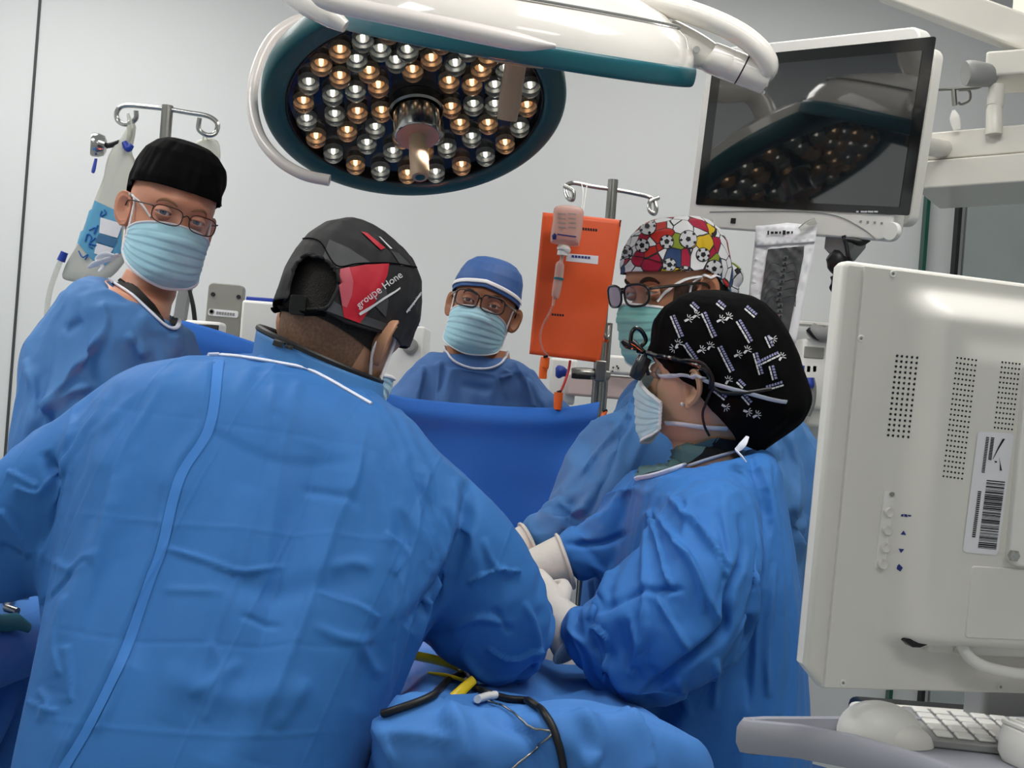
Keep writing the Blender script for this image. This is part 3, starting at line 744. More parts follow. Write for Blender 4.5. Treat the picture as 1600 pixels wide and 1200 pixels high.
# ---- section tables: left silhouette pixel, right silhouette pixel, depth, half thickness
S_SURG = [((455, 560), (570, 605), 1.49, .05), ((350, 562), (592, 628), 1.47, .085), ((215, 578), (650, 672), 1.44, .115), ((138, 612), (700, 725), 1.42, .13), ((92, 690), (722, 790), 1.40, .145), ((78, 800), (722, 860), 1.37, .15),
          ((62, 900), (690, 940), 1.33, .15), ((45, 1000), (626, 1005), 1.29, .15), ((28, 1100), (575, 1100), 1.26, .155), ((12, 1200), (535, 1200), 1.24, .16), ((-10, 1400), (530, 1400), 1.23, .17), ((-40, 1750), (530, 1750), 1.23, .18), ((-70, 2150), (540, 2150), 1.23, .2)]
A_SURG = [[(640, 790, 1.42, .085), (715, 850, 1.43, .082), (758, 908, 1.45, .078), (790, 965, 1.49, .066), (795, 965, 1.62, .062), (790, 945, 1.78, .045)],
          [(150, 715, 1.42, .085), (70, 768, 1.40, .072), (0, 806, 1.40, .064), (-70, 825, 1.48, .058), (-95, 830, 1.62, .05)]]
S_LEFT = [((185, 470), (262, 510), 1.99, .05), ((150, 432), (280, 512), 1.98, .085), ((112, 462), (296, 525), 1.98, .11), ((70, 505), (312, 565), 1.99, .13), ((38, 575), (335, 640), 2.0, .14), ((22, 650), (350, 720), 2.0, .14), ((12, 730), (360, 800), 2.0, .14),
          ((8, 900), (360, 950), 2.0, .15), ((0, 1200), (350, 1200), 2.0, .16), ((-20, 1600), (350, 1600), 2.0, .17)]
A_LEFT = [[(95, 540, 1.95, .075), (75, 640, 1.90, .075), (70, 760, 1.88, .07), (150, 830, 1.88, .06), (230, 860, 1.92, .045)]]
S_ANES = [((705, 572), (785, 578), 2.92, .05), ((694, 553), (796, 563), 2.92, .08), ((660, 561), (825, 578), 2.92, .10), ((636, 575), (848, 600), 2.93, .12), ((622, 612), (860, 640), 2.93, .13), ((612, 680), (866, 700), 2.93, .14), ((606, 850), (870, 850), 2.93, .15), ((600, 1280), (880, 1280), 2.93, .17)]
A_ANES = [[(640, 620, 2.9, .08), (622, 720, 2.85, .075), (640, 820, 2.75, .06), (690, 840, 2.7, .045)], [(845, 630, 2.9, .08), (862, 720, 2.85, .075), (850, 820, 2.75, .06), (800, 840, 2.7, .045)]]
S_FOOT = [((1030, 605), (1120, 615), 2.17, .05), ((1005, 592), (1150, 600), 2.16, .085), ((975, 615), (1205, 618), 2.15, .12), ((950, 660), (1248, 655), 2.14, .145), ((932, 720), (1268, 720), 2.14, .155), ((922, 800), (1265, 810), 2.14, .155), ((905, 900), (1240, 900), 2.14, .16), ((888, 1000), (1225, 1000), 2.14, .17), ((880, 1200), (1220, 1200), 2.14, .18), ((870, 1520), (1220, 1520), 2.14, .19)]
A_FOOT = [[(985, 690, 2.08, .095), (935, 755, 2.04, .080), (880, 812, 2.0, .058), (828, 852, 1.97, .043)], [(1235, 690, 2.14, .07), (1240, 780, 2.1, .06), (1215, 850, 2.05, .055)]]
S_WOM = [((1070, 745), (1165, 720), 1.78, .05), ((1012, 742), (1192, 702), 1.78, .09), ((998, 762), (1208, 720), 1.77, .125), ((988, 800), (1222, 780), 1.76, .155), ((972, 880), (1240, 870), 1.75, .17), ((972, 960), (1252, 960), 1.75, .175), ((980, 1060), (1260, 1060), 1.75, .18), ((985, 1200), (1268, 1200), 1.75, .185), ((975, 1620), (1275, 1620), 1.75, .2)]
A_WOM = [[(1105, 790, 1.64, .078), (1118, 862, 1.58, .088), (1092, 925, 1.54, .090), (1020, 958, 1.56, .080), (950, 985, 1.60, .064), (902, 1004, 1.63, .048)],
         [(1030, 775, 1.86, .075), (985, 815, 1.87, .066), (930, 850, 1.87, .055), (884, 876, 1.87, .044)]]
LBL = {'surg': 'gowned person seen from behind in the foreground, black and red printed cap',
       'left': 'gowned person in plain black cap, thin metal glasses and face mask',
       'anes': 'gowned person in blue cap with white band standing behind the drape screen',
       'foot': 'gowned person in colourful football-print cap and dark glasses',
       'wom': 'gowned person in profile wearing black printed cap, pearl earring and magnifying loupes'}
def base_of(S): q = S[-1]; c = (P(*q[0], q[2]) + P(*q[1], q[2])) / 2; return (c.x, q[2], 0)
g_surg = make_gown(S_SURG, A_SURG, vox=.0125, armslim=.82)
g_left = make_gown(S_LEFT, A_LEFT, vox=.016)
g_anes = make_gown(S_ANES, A_ANES, vox=.019)
g_foot = make_gown(S_FOOT, A_FOOT, vox=.016)
g_wom = make_gown(S_WOM, A_WOM, vox=.0125, armslim=.66)
run_sim()
creases(g_surg, [([(575, 665), (500, 880), (400, 1190)], 34, .010, 'r'), ([(500, 700), (430, 920), (330, 1190)], 26, .008, 'v'), ([(190, 640), (140, 860), (90, 1080)], 30, .009, 'r'), ([(270, 760), (230, 930), (200, 1040)], 26, .007, 'v'), ([(660, 740), (620, 930), (560, 1110)], 26, .008, 'v'), ([(390, 760), (330, 940), (260, 1130)], 26, .006, 'r'), ([(330, 900), (450, 925), (580, 905)], 22, .005, 'v'), ([(250, 1060), (380, 1090), (500, 1075)], 24, .005, 'r'), ([(430, 575), (420, 660), (395, 800)], 4.0, 0.0020, 'r'), ([(200, 640), (330, 660), (520, 690), (690, 740)], 3.5, 0.0004, 'v'), ([(80, 800), (240, 815), (480, 835), (720, 850)], 3.5, 0.0007, 'r'), ([(60, 980), (200, 1000), (420, 1010), (620, 1010)], 3.5, 0.0008, 'v'), ([(40, 1120), (200, 1140), (380, 1150), (560, 1140)], 3.5, 0.0008, 'r'), ([(500, 690), (470, 800), (430, 930), (390, 1060), (350, 1180)], 4.0, 0.0022, 'v'), ([(330, 1000), (350, 1060), (320, 1130)], 11.9, 0.0031, 's'), ([(600, 830), (640, 860), (620, 900)], 11.9, 0.0031, 's'), ([(110, 930), (90, 1000), (100, 1060)], 13.6, 0.0039, 's'), ([(210, 960), (190, 1060), (150, 1150)], 9.0, 0.0040, 'r'), ([(327, 560), (313, 667), (267, 747), (240, 853), (220, 907), (180, 1020), (133, 1120), (87, 1200)], 20.8, 0.0070, 's'),
  ([(318, 670), (370, 700), (427, 722), (480, 728), (560, 727)], 40.0, -0.0022, 's'), ([(427, 720), (373, 893), (320, 1040), (287, 1140)], 4.3, 0.0022, 'r'), ([(573, 653), (553, 747), (507, 867), (473, 973), (427, 1080), (400, 1153)], 7.4, 0.0050, 'r'),
  ([(673, 720), (653, 827), (620, 973)], 5.6, 0.0040, 'r'), ([(260, 593), (200, 700), (167, 827), (133, 987)], 5.6, 0.0040, 'r'), ([(120, 620), (87, 773), (60, 893)], 5.6, 0.0040, 'r'),
  ([(253, 853), (310, 872), (373, 893), (453, 880)], 4.3, 0.0040, 'r'), ([(67, 867), (120, 893), (160, 860)], 7.3, 0.0031, 'r'), ([(60, 950), (100, 915), (147, 873)], 10.5, -0.0047, 's'), ([(493, 927), (550, 942), (600, 967)], 10.5, 0.0047, 's'), ([(487, 980), (540, 998), (593, 1000)], 8.5, 0.0039, 'r'),
  ([(513, 893), (550, 880), (587, 887)], 9.5, 0.0039, 'r'), ([(253, 920), (353, 927)], 6.3, 0.0023, 'r'), ([(373, 960), (440, 982)], 5.0, 0.0030, 'v'), ([(380, 1030), (300, 1090)], 9.5, 0.0031, 'r'), ([(480, 1060), (430, 1140)], 10.5, 0.0039, 'r'),
  ([(40, 1093), (73, 1107), (95, 1110)], 7.3, 0.0047, 's'), ([(113, 1010), (113, 1100)], 9.5, 0.0047, 's'), ([(60, 1075), (75, 1100), (60, 1130)], 6.3, 0.0039, 'r'),
  ([(735, 745), (728, 820), (700, 905), (640, 985)], 11.0, 0.0200, 'v'), ([(712, 745), (705, 830), (675, 900)], 8.0, 0.0060, 'r'), ([(755, 840), (770, 880), (800, 900)], 5.0, 0.0060, 'r'), ([(730, 910), (775, 890), (815, 892)], 5.0, 0.0080, 's'), ([(700, 985), (745, 965), (800, 975)], 6.2, 0.0070, 'r'), ([(760, 1010), (800, 1030), (850, 1010)], 5.6, 0.0070, 's'),
  ([(720, 1020), (760, 1060), (830, 1060)], 6.8, 0.0080, 'r'), ([(820, 940), (840, 1000), (835, 1060)], 5.0, 0.0070, 'r'), ([(770, 950), (800, 990)], 5.0, 0.0060, 'v'), ([(0, 795), (25, 830), (50, 870)], 11.9, 0.0078, 's'), ([(70, 705), (85, 760), (62, 860)], 9.0, 0.0160, 'v'), ([(20, 760), (60, 770), (80, 740)], 10.2, 0.0062, 's'), ([(0, 850), (40, 870)], 5.0, 0.0060, 'v'), ([(10, 735), (60, 760)], 9.5, 0.0047, 's'),
  ([(560, 1000), (600, 1060)], 9.5, 0.0039, 'r'), ([(470, 760), (560, 790)], 7.4, 0.0030, 'v'), ([(620, 780), (690, 870)], 12.6, 0.0031, 'r')], .95)
creases(g_wom, [([(1015, 795), (1030, 845), (1050, 922)], 5.6, .009, 's'), ([(1020, 795), (1080, 880), (1130, 980)], 5.6, .008, 'r'), ([(1040, 770), (1100, 835), (1145, 885)], 5.6, .007, 'r'), ([(1080, 800), (1140, 900)], 5.6, .006, 's'), ([(1012, 800), (1008, 920), (1005, 1060)], 6.2, .006, 'r'),
  ([(925, 960), (1000, 925), (1070, 922)], 5.6, .006, 'v'), ([(1025, 930), (1050, 975), (1082, 1025)], 5.0, .007, 'r'), ([(1168, 705), (1195, 765), (1200, 825), (1187, 920), (1176, 980), (1170, 1110)], 16.0, -.010, 's'), ([(1155, 800), (1166, 860), (1142, 925), (1132, 985), (1070, 1035), (1000, 1088)], 6.8, .014, 'v'),
  ([(925, 975), (950, 1000), (945, 1070)], 5.0, .008, 's'), ([(985, 960), (1000, 1010), (985, 1060)], 6.2, .007, 'r'), ([(1210, 880), (1197, 1000), (1200, 1090)], 5.6, .006, 'r'), ([(1120, 800), (1135, 880), (1120, 960)], 5.6, .005, 'v'), ([(960, 880), (940, 930), (920, 970)], 5.6, .006, 'r'),
  ([(1060, 850), (1090, 900), (1100, 960)], 5.0, .005, 'r'), ([(905, 800), (950, 775), (1000, 760)], 5.0, .006, 's'), ([(880, 850), (940, 850), (985, 830)], 5.0, .006, 'v'), ([(1130, 740), (1190, 800), (1195, 860)], 6.8, .004, 'r'), ([(1060, 1060), (1080, 1120)], 5.6, .006, 'r'), ([(1120, 1030), (1115, 1110)], 5.6, .006, 'r')])
creases(g_left, [([(160, 470), (165, 515), (113, 587), (60, 650)], 13, .006, 's'), ([(170, 520), (95, 607), (67, 690)], 12, .006, 's'), ([(53, 665), (100, 620), (150, 600)], 7, .007, 'r'), ([(270, 520), (290, 560)], 7, .006, 'r'), ([(200, 520), (230, 560)], 8, .006, 'r'), ([(40, 560), (55, 620), (40, 700)], 8, .008, 'r'), ([(100, 520), (130, 500)], 8, .005, 'v')])
creases(g_foot, [([(1000, 610), (960, 680), (905, 745)], 8, .009, 's'), ([(1040, 620), (985, 720), (950, 800)], 10, .008, 'r'), ([(985, 640), (940, 760), (900, 830)], 8, .008, 'v'), ([(840, 800), (880, 815), (920, 790)], 7, .008, 's'), ([(870, 780), (900, 800), (930, 770)], 7, .007, 'r'), ([(1225, 640), (1245, 740), (1240, 820)], 9, .008, 's'), ([(1205, 640), (1215, 720)], 9, .007, 'r'), ([(925, 900), (935, 1000)], 8, .008, 's')])
creases(g_anes, [([(690, 562), (684, 640)], 6, .007, 's'), ([(665, 570), (648, 640)], 6, .008, 's'), ([(800, 565), (822, 600), (838, 640)], 6, .008, 's'), ([(820, 580), (852, 640)], 6, .007, 'r'), ([(720, 600), (770, 610)], 6, .005, 'v'), ([(780, 590), (800, 585)], 5, .005, 's')])
def own(o, m, p): o.data.materials.clear(); o.data.materials.append(MATS[m]); setpar(o, p)
# ---- surgeon seen from behind
surg = Person(LBL['surg'], (539, 516, 1.53), 156, 24, -8, 'skin_olive', S_SURG, base_of(S_SURG), .98, fill=.75, rise=-.02)
surg.body(); surg.legs(); own(g_surg, 'gown_blue', surg.root)
# ---- left person
left = Person(LBL['left'], (266, 338, 2.03), 33, 6, 9, 'skin_pale', S_LEFT, base_of(S_LEFT), .95, fill=.72)
left.body(); left.legs(); own(g_left, 'gown_blue_far', left.root)
left.eyes(gx=-14, gz=0, iris='iris_blue', lid=.14); left.brows('brow_fair', .0022)
left.cap('cap_black', lambda p: .040 + .004 * math.cos(p) - .022 * max(0, -math.cos(p)), off=.008, top=.020, fold=.007, bulge=lambda p, z: (0, .008 * max(0, -math.cos(p)), .010 * max(0, z / .12)))
left.mask('mask_blue', half=72)
left.glasses('frame_metal', wd=.027, hh=.0165, thick=.0011, z=-.007, shape=3.4)
# ---- anesthetist
anes = Person(LBL['anes'], (755, 481, 2.92), -3, -6, 11, 'skin_tan', S_ANES, base_of(S_ANES), 1.02, 1.05, fill=.97, rise=.022)
anes.body(); anes.legs(); own(g_anes, 'gown_slate', anes.root)
anes.eyes(gx=0, gz=0, lid=.14); anes.brows(thick=.003)
anes.cap('cap_blue', lambda p: .034 + .004 * math.cos(p) - .03 * max(0, -math.cos(p)) - .012 * abs(math.sin(p)), off=.008, top=.014, fold=.003)
anes.mask('mask_blue', half=74, puff=1.03)
anes.glasses('frame_black', wd=.030, hh=.0205, thick=.0019, z=-.004, shape=4)
# ---- football cap person
foot = Person(LBL['foot'], (1050, 453, 2.12), -60, 10, 0, 'skin_medium', S_FOOT, base_of(S_FOOT), 1.03)
foot.body(); foot.legs(); own(g_foot, 'gown_blue_far', foot.root)
foot.eyes(gx=-10, gz=-16, lid=.10); foot.brows(thick=.0035)
foot.cap('cap_football', lambda p: .038 + .002 * math.cos(p) - .055 * max(0, -math.cos(p)) ** 1.5 - .006 * abs(math.sin(p)), off=.009, top=.016, fold=.004) if 'cap_football' in MATS else foot.cap('print_white', lambda p: .038 + .002 * math.cos(p) - .055 * max(0, -math.cos(p)) ** 1.5, off=.009, top=.016, fold=.004)
foot.mask('mask_green', half=72)
foot.glasses('frame_black', wd=.029, hh=.020, thick=.0023, z=-.004, shape=3)
# ---- woman in profile
def wb(p, z):
    c = max(0, -math.cos(p)); g = math.exp(-((z + .015) / .08) ** 2)
    return (0, .062 * c ** 1.3 * g, -.025 * c ** 2 * (1 if z < .0 else max(0, 1 - z / .09)))
wrim = lambda p: float(np.interp(abs(math.degrees(p)), [0, 30, 60, 80, 95, 110, 140, 180], [.036, .033, .016, .004, -.008, -.04, -.080, -.092]))
wom = Person(LBL['wom'], (1099, 582, 1.80), -120, -5, 13, 'skin_light', S_WOM, base_of(S_WOM), .98, .96, fill=.70, rise=-.012)
wom.body(); wom.legs(); own(g_wom, 'gown_blue_woman', wom.root)
wom.eyes(gz=-14, lid=.06); wom.brows(thick=.0025)
wom.cap('cap_black', wrim, off=.009, top=.018, fold=.007, bulge=wb, seed=4, T=60)
wom.mask('mask_pale', half=60, loops=None)
# ---- surgeon's cap
HOLE = [(448, 480), (450, 450), (457, 426), (470, 405), (487, 398), (508, 406), (524, 421), (529, 442), (522, 463), (508, 481), (470, 478)]
srim = lambda p: float(np.interp(abs(math.degrees(p)), [0, 40, 70, 90, 110, 140, 180], [.030, .022, .004, .004, -.008, -.024, -.022]))
surg.cap('cap_charcoal', srim, off=.010, top=.014, fold=.004, hole=HOLE, M=260, T=90, seed=9, bulge=lambda p, z: (0, .006 * max(0, -math.cos(p)), .008 * max(0, z / .12)))
surg.mask('mask_pale', half=74)
# ------------------------------------------------------------------ drapes after the solver
for o, m, lb in ((main_drape, 'drape_blue', 'large light blue drape spread over the patient at the bottom centre'), (inst_drape, 'drape_blue', 'pale blue drape on the instrument table at the left edge')):
    o.data.materials.clear(); o.data.materials.append(MATS[m]); tag(o, lb, 'drape')
    q = o.modifiers.new('solid', 'SOLIDIFY'); q.thickness = .002
main_drape.modifiers.clear(); q = main_drape.modifiers.new('sub', 'SUBSURF'); q.levels = q.render_levels = 2
creases(main_drape, [([(560, 1105), (640, 1098), (720, 1092), (850, 1090), (935, 1078)], 8, .010, 's'), ([(935, 1076), (1000, 1090), (1050, 1115), (1130, 1170)], 9, .014, 's'), ([(780, 1105), (900, 1092), (1010, 1105), (1090, 1150)], 14, .010, 'v'), ([(590, 1115), (600, 1150), (620, 1200)], 7, .007, 'r'), ([(690, 1110), (720, 1140), (730, 1200)], 16, .012, 'r'), ([(760, 1110), (830, 1150), (850, 1210)], 14, .010, 'v'), ([(900, 1100), (930, 1150), (920, 1210)], 12, .010, 'r'), ([(970, 1100), (1010, 1150), (1020, 1210)], 9, .010, 's'), ([(620, 1010), (700, 1040), (780, 1090)], 9, .010, 'r'), ([(640, 1060), (700, 1050), (740, 1075)], 9, .008, 's'), ([(560, 1150), (640, 1145), (720, 1160)], 8, .005, 'r')])
q = main_drape.modifiers.new('solid', 'SOLIDIFY'); q.thickness = .002
T_main = bvh(main_drape); T_inst = bvh(inst_drape)
# screen drape hung between the drip poles
top = spl([(255, 497, 2.42), (300, 505, 2.42), (390, 533, 2.43), (500, 575, 2.45), (600, 613, 2.47), (650, 624, 2.48), (760, 634, 2.5), (860, 638, 2.5), (905, 634, 2.51), (938, 628, 2.52)], 7)
rows = []
for j in range(41):
    v = j / 40; row = []
    for i, p in enumerate(top):
        a = P(*p); u = i / (len(top) - 1)
        z = a.z + (.86 - a.z) * v
        y = a.y - .16 * math.sin(v * 1.5) - .02 * math.exp(-((v - .06) / .05) ** 2) + .018 * math.sin(u * 17 + v * 2.5) * min(1, v * 2.5) + .02 * noise.noise(Vector((u * 4, v * 3, 2))) * min(1, v * 4)
        x = a.x - (.05 * v ** .7) * max(0, (u - .8) / .2)
        row.append(Vector((x, y, z)))
    rows.append(row)
sd = MB().loft(rows, cap=False, open_ring=True).build('screen_drape', 'drape_deep', None, auto=0, sub=1)
creases(sd, [([(600, 690), (700, 708), (800, 722), (900, 715)], 14, .014, 's'), ([(720, 758), (800, 764), (915, 765)], 8, -.012, 's'), ([(940, 640), (905, 690), (830, 720)], 9, .014, 'r'), ([(935, 650), (925, 720), (880, 790)], 9, .014, 's'), ([(930, 640), (860, 665), (760, 672)], 12, .01, 'r'), ([(640, 650), (720, 668), (830, 660)], 14, .008, 'v'), ([(800, 780), (860, 800)], 8, .008, 'r')])
q = sd.modifiers.new('solid', 'SOLIDIFY'); q.thickness = .002
tag(sd, 'deep blue drape hung upright as a screen in front of the person in blue cap', 'drape')
# added orange patch hidden behind the surgeon; bounces warm lamp light onto faces
c = P(580, 985, 1.82); zs = max((T_main.ray_cast(Vector((c.x + dx, c.y + dy, 2)), Vector((0, 0, -1)))[0] or Vector((0, 0, .95))).z for dx in (-.05, 0, .05) for dy in (-.08, 0, .08))
mb = MB(); rr = []
for r, h in ((1.0, 0), (.97, .012), (.8, .02), (.5, .024), (.2, .024), (.01, .024)): rr.append([Vector((c.x + .062 * r * math.cos(k * math.pi / 20), c.y + .10 * r * math.sin(k * math.pi / 20), zs + h)) for k in range(40)])
mb.loft(rr); tag(mb.build('bounce_patch', 'bounce_orange', None), 'added orange patch hidden behind the foreground person, bouncing lamp light onto faces', 'skin')
BOUNCE_AT = (c.x, c.y, zs + .02)  # both lamp beams aim at the added patch
# ------------------------------------------------------------------ surgical light facing the camera
def lampframe(px, py, d, ang, theta):
    r = ray(px, py); a = math.radians(ang); u = RV * math.cos(a) + UV * math.sin(a); u = (u - r * u.dot(r)).normalized(); v = u.cross(r); v = v if v.z > 0 else -v
    th = math.radians(theta); n = (-r * math.cos(th) - v * math.sin(th)).normalized(); w_ = n.cross(u); c = P(px, py, d)
    return Matrix(((u.x, w_.x, n.x, c.x), (u.y, w_.y, n.y, c.y), (u.z, w_.z, n.z, c.z), (0, 0, 0, 1)))
ML = lampframe(650, 166, 2.2, 2.2, 51.5)
t = thing('surgical_light', 'round surgical light with teal rim facing the camera, its many lamp lenses visible', 'surgical light', ML.translation); L1 = t
def ringprof(r0, r1, z0, z1, k=8):
    cx, rx, cz, rz = (r0 + r1) / 2, (r1 - r0) / 2, (z0 + z1) / 2, (z1 - z0) / 2
    return [(cx + rx * math.copysign(abs(math.cos(a)) ** .6, math.cos(a)), cz + rz * math.copysign(abs(math.sin(a)) ** .6, math.sin(a))) for a in [2 * math.pi * i / (3 * k) for i in range(3 * k)]]
def torus(mb, prof, n, m4):
    rings = [[m4 @ Vector((r * math.cos(2 * math.pi * k / n), r * math.sin(2 * math.pi * k / n), z)) for r, z in prof] for k in range(n)]
    mb.loft(rings, closed=True)
mb = MB(); torus(mb, ringprof(.256, .306, -.035, .016), 96, ML); mb.build('rim', 'teal_rubber', t, auto=0)
mb = MB(); torus(mb, ringprof(.2535, .2585, -.02, .010), 96, ML); mb.build('rim_gasket', 'black_rubber', t, auto=0)
MB().lathe([(.001, -.006), (.257, -.006), (.257, -.02), (.001, -.02)], 72, ML).build('lens_plate', 'lens_plate', t)
MB().lathe([(.285, -.03), (.28, -.06), (.22, -.09), (.1, -.11), (.001, -.112)], 64, ML).build('shell', 'warm_white_shell', t)
lens_px = [(575, 190, 0), (465, 240, 1), (660, 235, 0), (790, 240, 0), (545, 285, 0), (375, 305, 1), (735, 290, 0), (905, 280, 1), (605, 340, 1), (815, 335, 1), (1020, 305, 0), (1145, 330, 1), (465, 365, 1), (315, 395, 0), (650, 410, 1), (540, 432, 0), (430, 452, 0), (990, 388, 1), (1100, 400, 1), (1210, 408, 0), (1380, 412, 0), (290, 485, 1), (440, 548, 0), (550, 535, 1), (665, 530, 1), (1000, 512, 1), (1107, 500, 0), (1210, 500, 0), (1365, 505, 1), (305, 570, 0), (500, 625, 1), (635, 610, 0), (350, 655, 1), (595, 685, 0), (433, 730, 0), (720, 725, 0), (540, 785, 1), (660, 815, 0), (790, 830, 1), (925, 825, 0), (765, 660, 1), (920, 640, 0), (1042, 590, 1), (1178, 590, 1), (1330, 605, 0), (1098, 655, 0), (980, 705, 0), (1260, 685, 1), (1165, 745, 0), (1050, 790, 1), (870, 720, 1), (1262, 330, 0), (700, 150, 1), (840, 175, 0), (950, 200, 1), (1080, 235, 0), (1180, 265, 1)]
mat('led_warm', '#ffd9b0', .4, emit=2.2, emcol='#ffd6a8'); mat('led_cool', '#ffffff', .4, emit=2.0, emcol='#fffaf0')
mat('cup_warm', '#dcc4a8', .28, metal=.55, var=.2, vscale=150); mat('cup_cool', '#bfc1bb', .28, metal=.55, var=.2, vscale=150)
def lens_meshes():
    R = .0195
    a = MB().lathe([(R * .30, .0005), (R * .45, .006), (R * .55, .002), (R * .75, .009), (R * .84, .005), (R, .013), (R * 1.06, .0135), (R * 1.06, 0), (R * .3, 0)], 24)
    b = MB().lathe([(R * 1.03, .010), (R * 1.06, .016), (R * .98, .022), (R * .7, .028), (R * .35, .031), (.0005, .032)], 24, cap=False)
    g = MB().lathe([(R * .16, .003), (R * .15, .010), (R * .08, .0125), (.0004, .013)], 14)
    return a, b, g
mat('lens_clear', '#f6f4ee', .02, trans=1, ior=1.3, var=0)
proto = {}
for warm in (0, 1):
    a, b, g = lens_meshes(); sfx = ('cool', 'warm')[warm]
    proto[warm] = [a.build('lens', 'cup_' + sfx), b.build('cover', 'lens_clear'), g.build('led', 'led_' + sfx)]
    for o in proto[warm]: C.objects.unlink(o)
ML0 = ML @ Matrix.Translation((0, 0, -.006))
for cx_, cy_, warm in lens_px:
    x, y = local_px(ML0, 380 + cx_ * .325, cy_ * .325 + 3, .012)
    m4 = ML0 @ Matrix.Translation((x, y, 0)); par = None
    if math.hypot(x, y) > .236: continue
    for k, o in enumerate(proto[warm]):
        c2 = o.copy(); C.objects.link(c2); c2.name = ('lens', 'cover', 'led')[k]
        c2.parent = t if k == 0 else par
        c2.matrix_parent_inverse = WORLD[t.name].inverted() if k == 0 else Matrix()
        c2.matrix_basis = m4 if k == 0 else Matrix()
        if k == 0: par = c2
mb = MB(); mb.lathe([(.056, -.005), (.056, .014), (.052, .018), (.052, -.005)], 40, ML); mb.build('hub_collar', 'steel', t)
MB().lathe([(.047, .0), (.047, .072), (.044, .076), (.001, .076)], 40, ML).build('hub', 'chrome', t)
mat('hub_warm', '#c79a84', .4, var=.04); mat('handle_beige', '#bda68c', .45, var=.04)
MB().lathe([(.043, .0765), (.001, .0775)], 40, ML).build('hub_face', 'hub_warm', t)
hd = MB().lathe([(.0175, .077), (.019, .12), (.0185, .165), (.016, .172), (.001, .172)], 24, ML).build('handle', 'handle_beige', t)
MB().lathe([(.010, .1725), (.009, .174), (.001, .1745)], 16, ML).build('handle_button', 'teal_rubber', hd)
q = spl([P(*p) for p in ((500, 30, 2.28), (462, 33, 2.25), (425, 60, 2.22), (401, 108, 2.2), (394, 160, 2.18), (406, 212, 2.16), (436, 250, 2.14), (475, 273, 2.13), (515, 282, 2.13))], 8)
MB().tube(q, .0115, n=14).build('side_handle', 'tube_white', t)
a = ML @ Vector((0, 0, -.1)); MB().tube(spl([a, a + Vector((0, .05, .12)), a + Vector((.1, .2, .2)), Vector((a.x + .25, a.y + .3, CEIL - .02))], 8), .03, n=16).build('mounting_arm', 'warm_white_shell', t)
spot('surgical_light_beam', ML @ Vector((0, 0, .09)), BOUNCE_AT, 4200, (1, .9, .78), 6.3, .04)
# ------------------------------------------------------------------ surgical light seen edge-on above
M2 = lampframe(810, 72, 1.86, -9.6, 91.2)
t = thing('surgical_light', 'white-shelled surgical light seen from its side with teal edge strip, at the top', 'surgical light', M2.translation)
mb = MB(); torus(mb, ringprof(.288, .306, -.014, .018), 96, M2); mb.build('rim', 'teal_rubber_bright', t, auto=0)
MB().lathe([(.30, -.012), (.297, -.03), (.28, -.058), (.235, -.088), (.17, -.112), (.09, -.128), (.001, -.132)], 96, M2).build('shell', 'warm_white_shell', t)
mb = MB(); torus(mb, ringprof(.262, .2655, -.0755, -.071), 96, M2); mb.build('shell_joint', 'grey_plastic', t, auto=0)
MB().lathe([(.001, -.002), (.288, -.002), (.288, -.012), (.001, -.012)], 64, M2).build('lens_plate', 'lens_plate', t)
MB().lathe([(.001, -.002), (.05, -.002), (.048, .03), (.019, .032), (.0185, .055), (.0195, .10), (.017, .125), (.001, .126)], 28, M2).build('handle', 'handle_beige', t)
def px_tube(name, pts, m, par, n=14, k=8, flat=1.0):
    q = spl([(*P(a, b, c), r) for a, b, c, r in pts], k); return MB().tube([p[:3] for p in q], [p[3] for p in q], n=n, flat=flat).build(name, m, par)
px_tube('front_handle', [(490, -14, 1.56, .012), (520, 4, 1.55, .0135), (640, 30, 1.53, .0135), (770, 57, 1.53, .0135), (820, 67, 1.53, .0115), (868, 72, 1.535, .003)], 'tube_white', t)
px_tube('handle_bracket', [(430, -30, 1.72, .018), (470, -2, 1.68, .020), (510, 22, 1.66, .018), (540, 42, 1.66, .010)], 'warm_white_shell', t)
px_tube('neck', [(1040, 62, 1.88, .038), (1085, 78, 1.88, .03), (1125, 97, 1.88, .022)], 'warm_white_shell', t)
px_tube('joint_sleeve', [(1108, 88, 1.87, .0245), (1112, 90, 1.87, .027), (1140, 101, 1.87, .027), (1141, 101, 1.87, .0255), (1143, 102, 1.87, .027), (1195, 123, 1.87, .0265), (1199, 125, 1.87, .024)], 'warm_white_shell', t, k=2)
px_tube('joint_seal', [(1158, 108, 1.87, .0275), (1160, 109, 1.87, .0275)], 'black_rubber', t, k=2)
px_tube('suspension_tube', [(880, -20, 1.84, .019), (930, -12, 1.84, .019), (1000, 1, 1.84, .019), (1080, 20, 1.84, .019), (1150, 50, 1.84, .019), (1190, 82, 1.84, .0185), (1200, 106, 1.85, .0175), (1188, 122, 1.865, .016)], 'warm_white_shell', t)
px_tube('tube_collar', [(862, -30, 1.84, .028), (866, -6, 1.84, .029), (890, 6, 1.84, .028), (910, -2, 1.84, .022)], 'tube_white', t)
MB().tube([P(890, -10, 1.86), P(890, -60, 1.9), Vector((P(890, -10, 1.86).x + .05, 2.0, CEIL - .02))], .03, n=16).build('mounting_arm', 'warm_white_shell', t)
MB().lathe([(.006, 0), (.006, .003), (.001, .003)], 12, Matrix.Translation(P(1088, 78, 1.848)) @ Matrix.Rotation(math.radians(90), 4, 'X')).build('screw', 'grey_plastic', t)
spot('surgical_light_beam', M2 @ Vector((0, 0, .15)), BOUNCE_AT, 4200, (1, .88, .74), 6.3, .04)
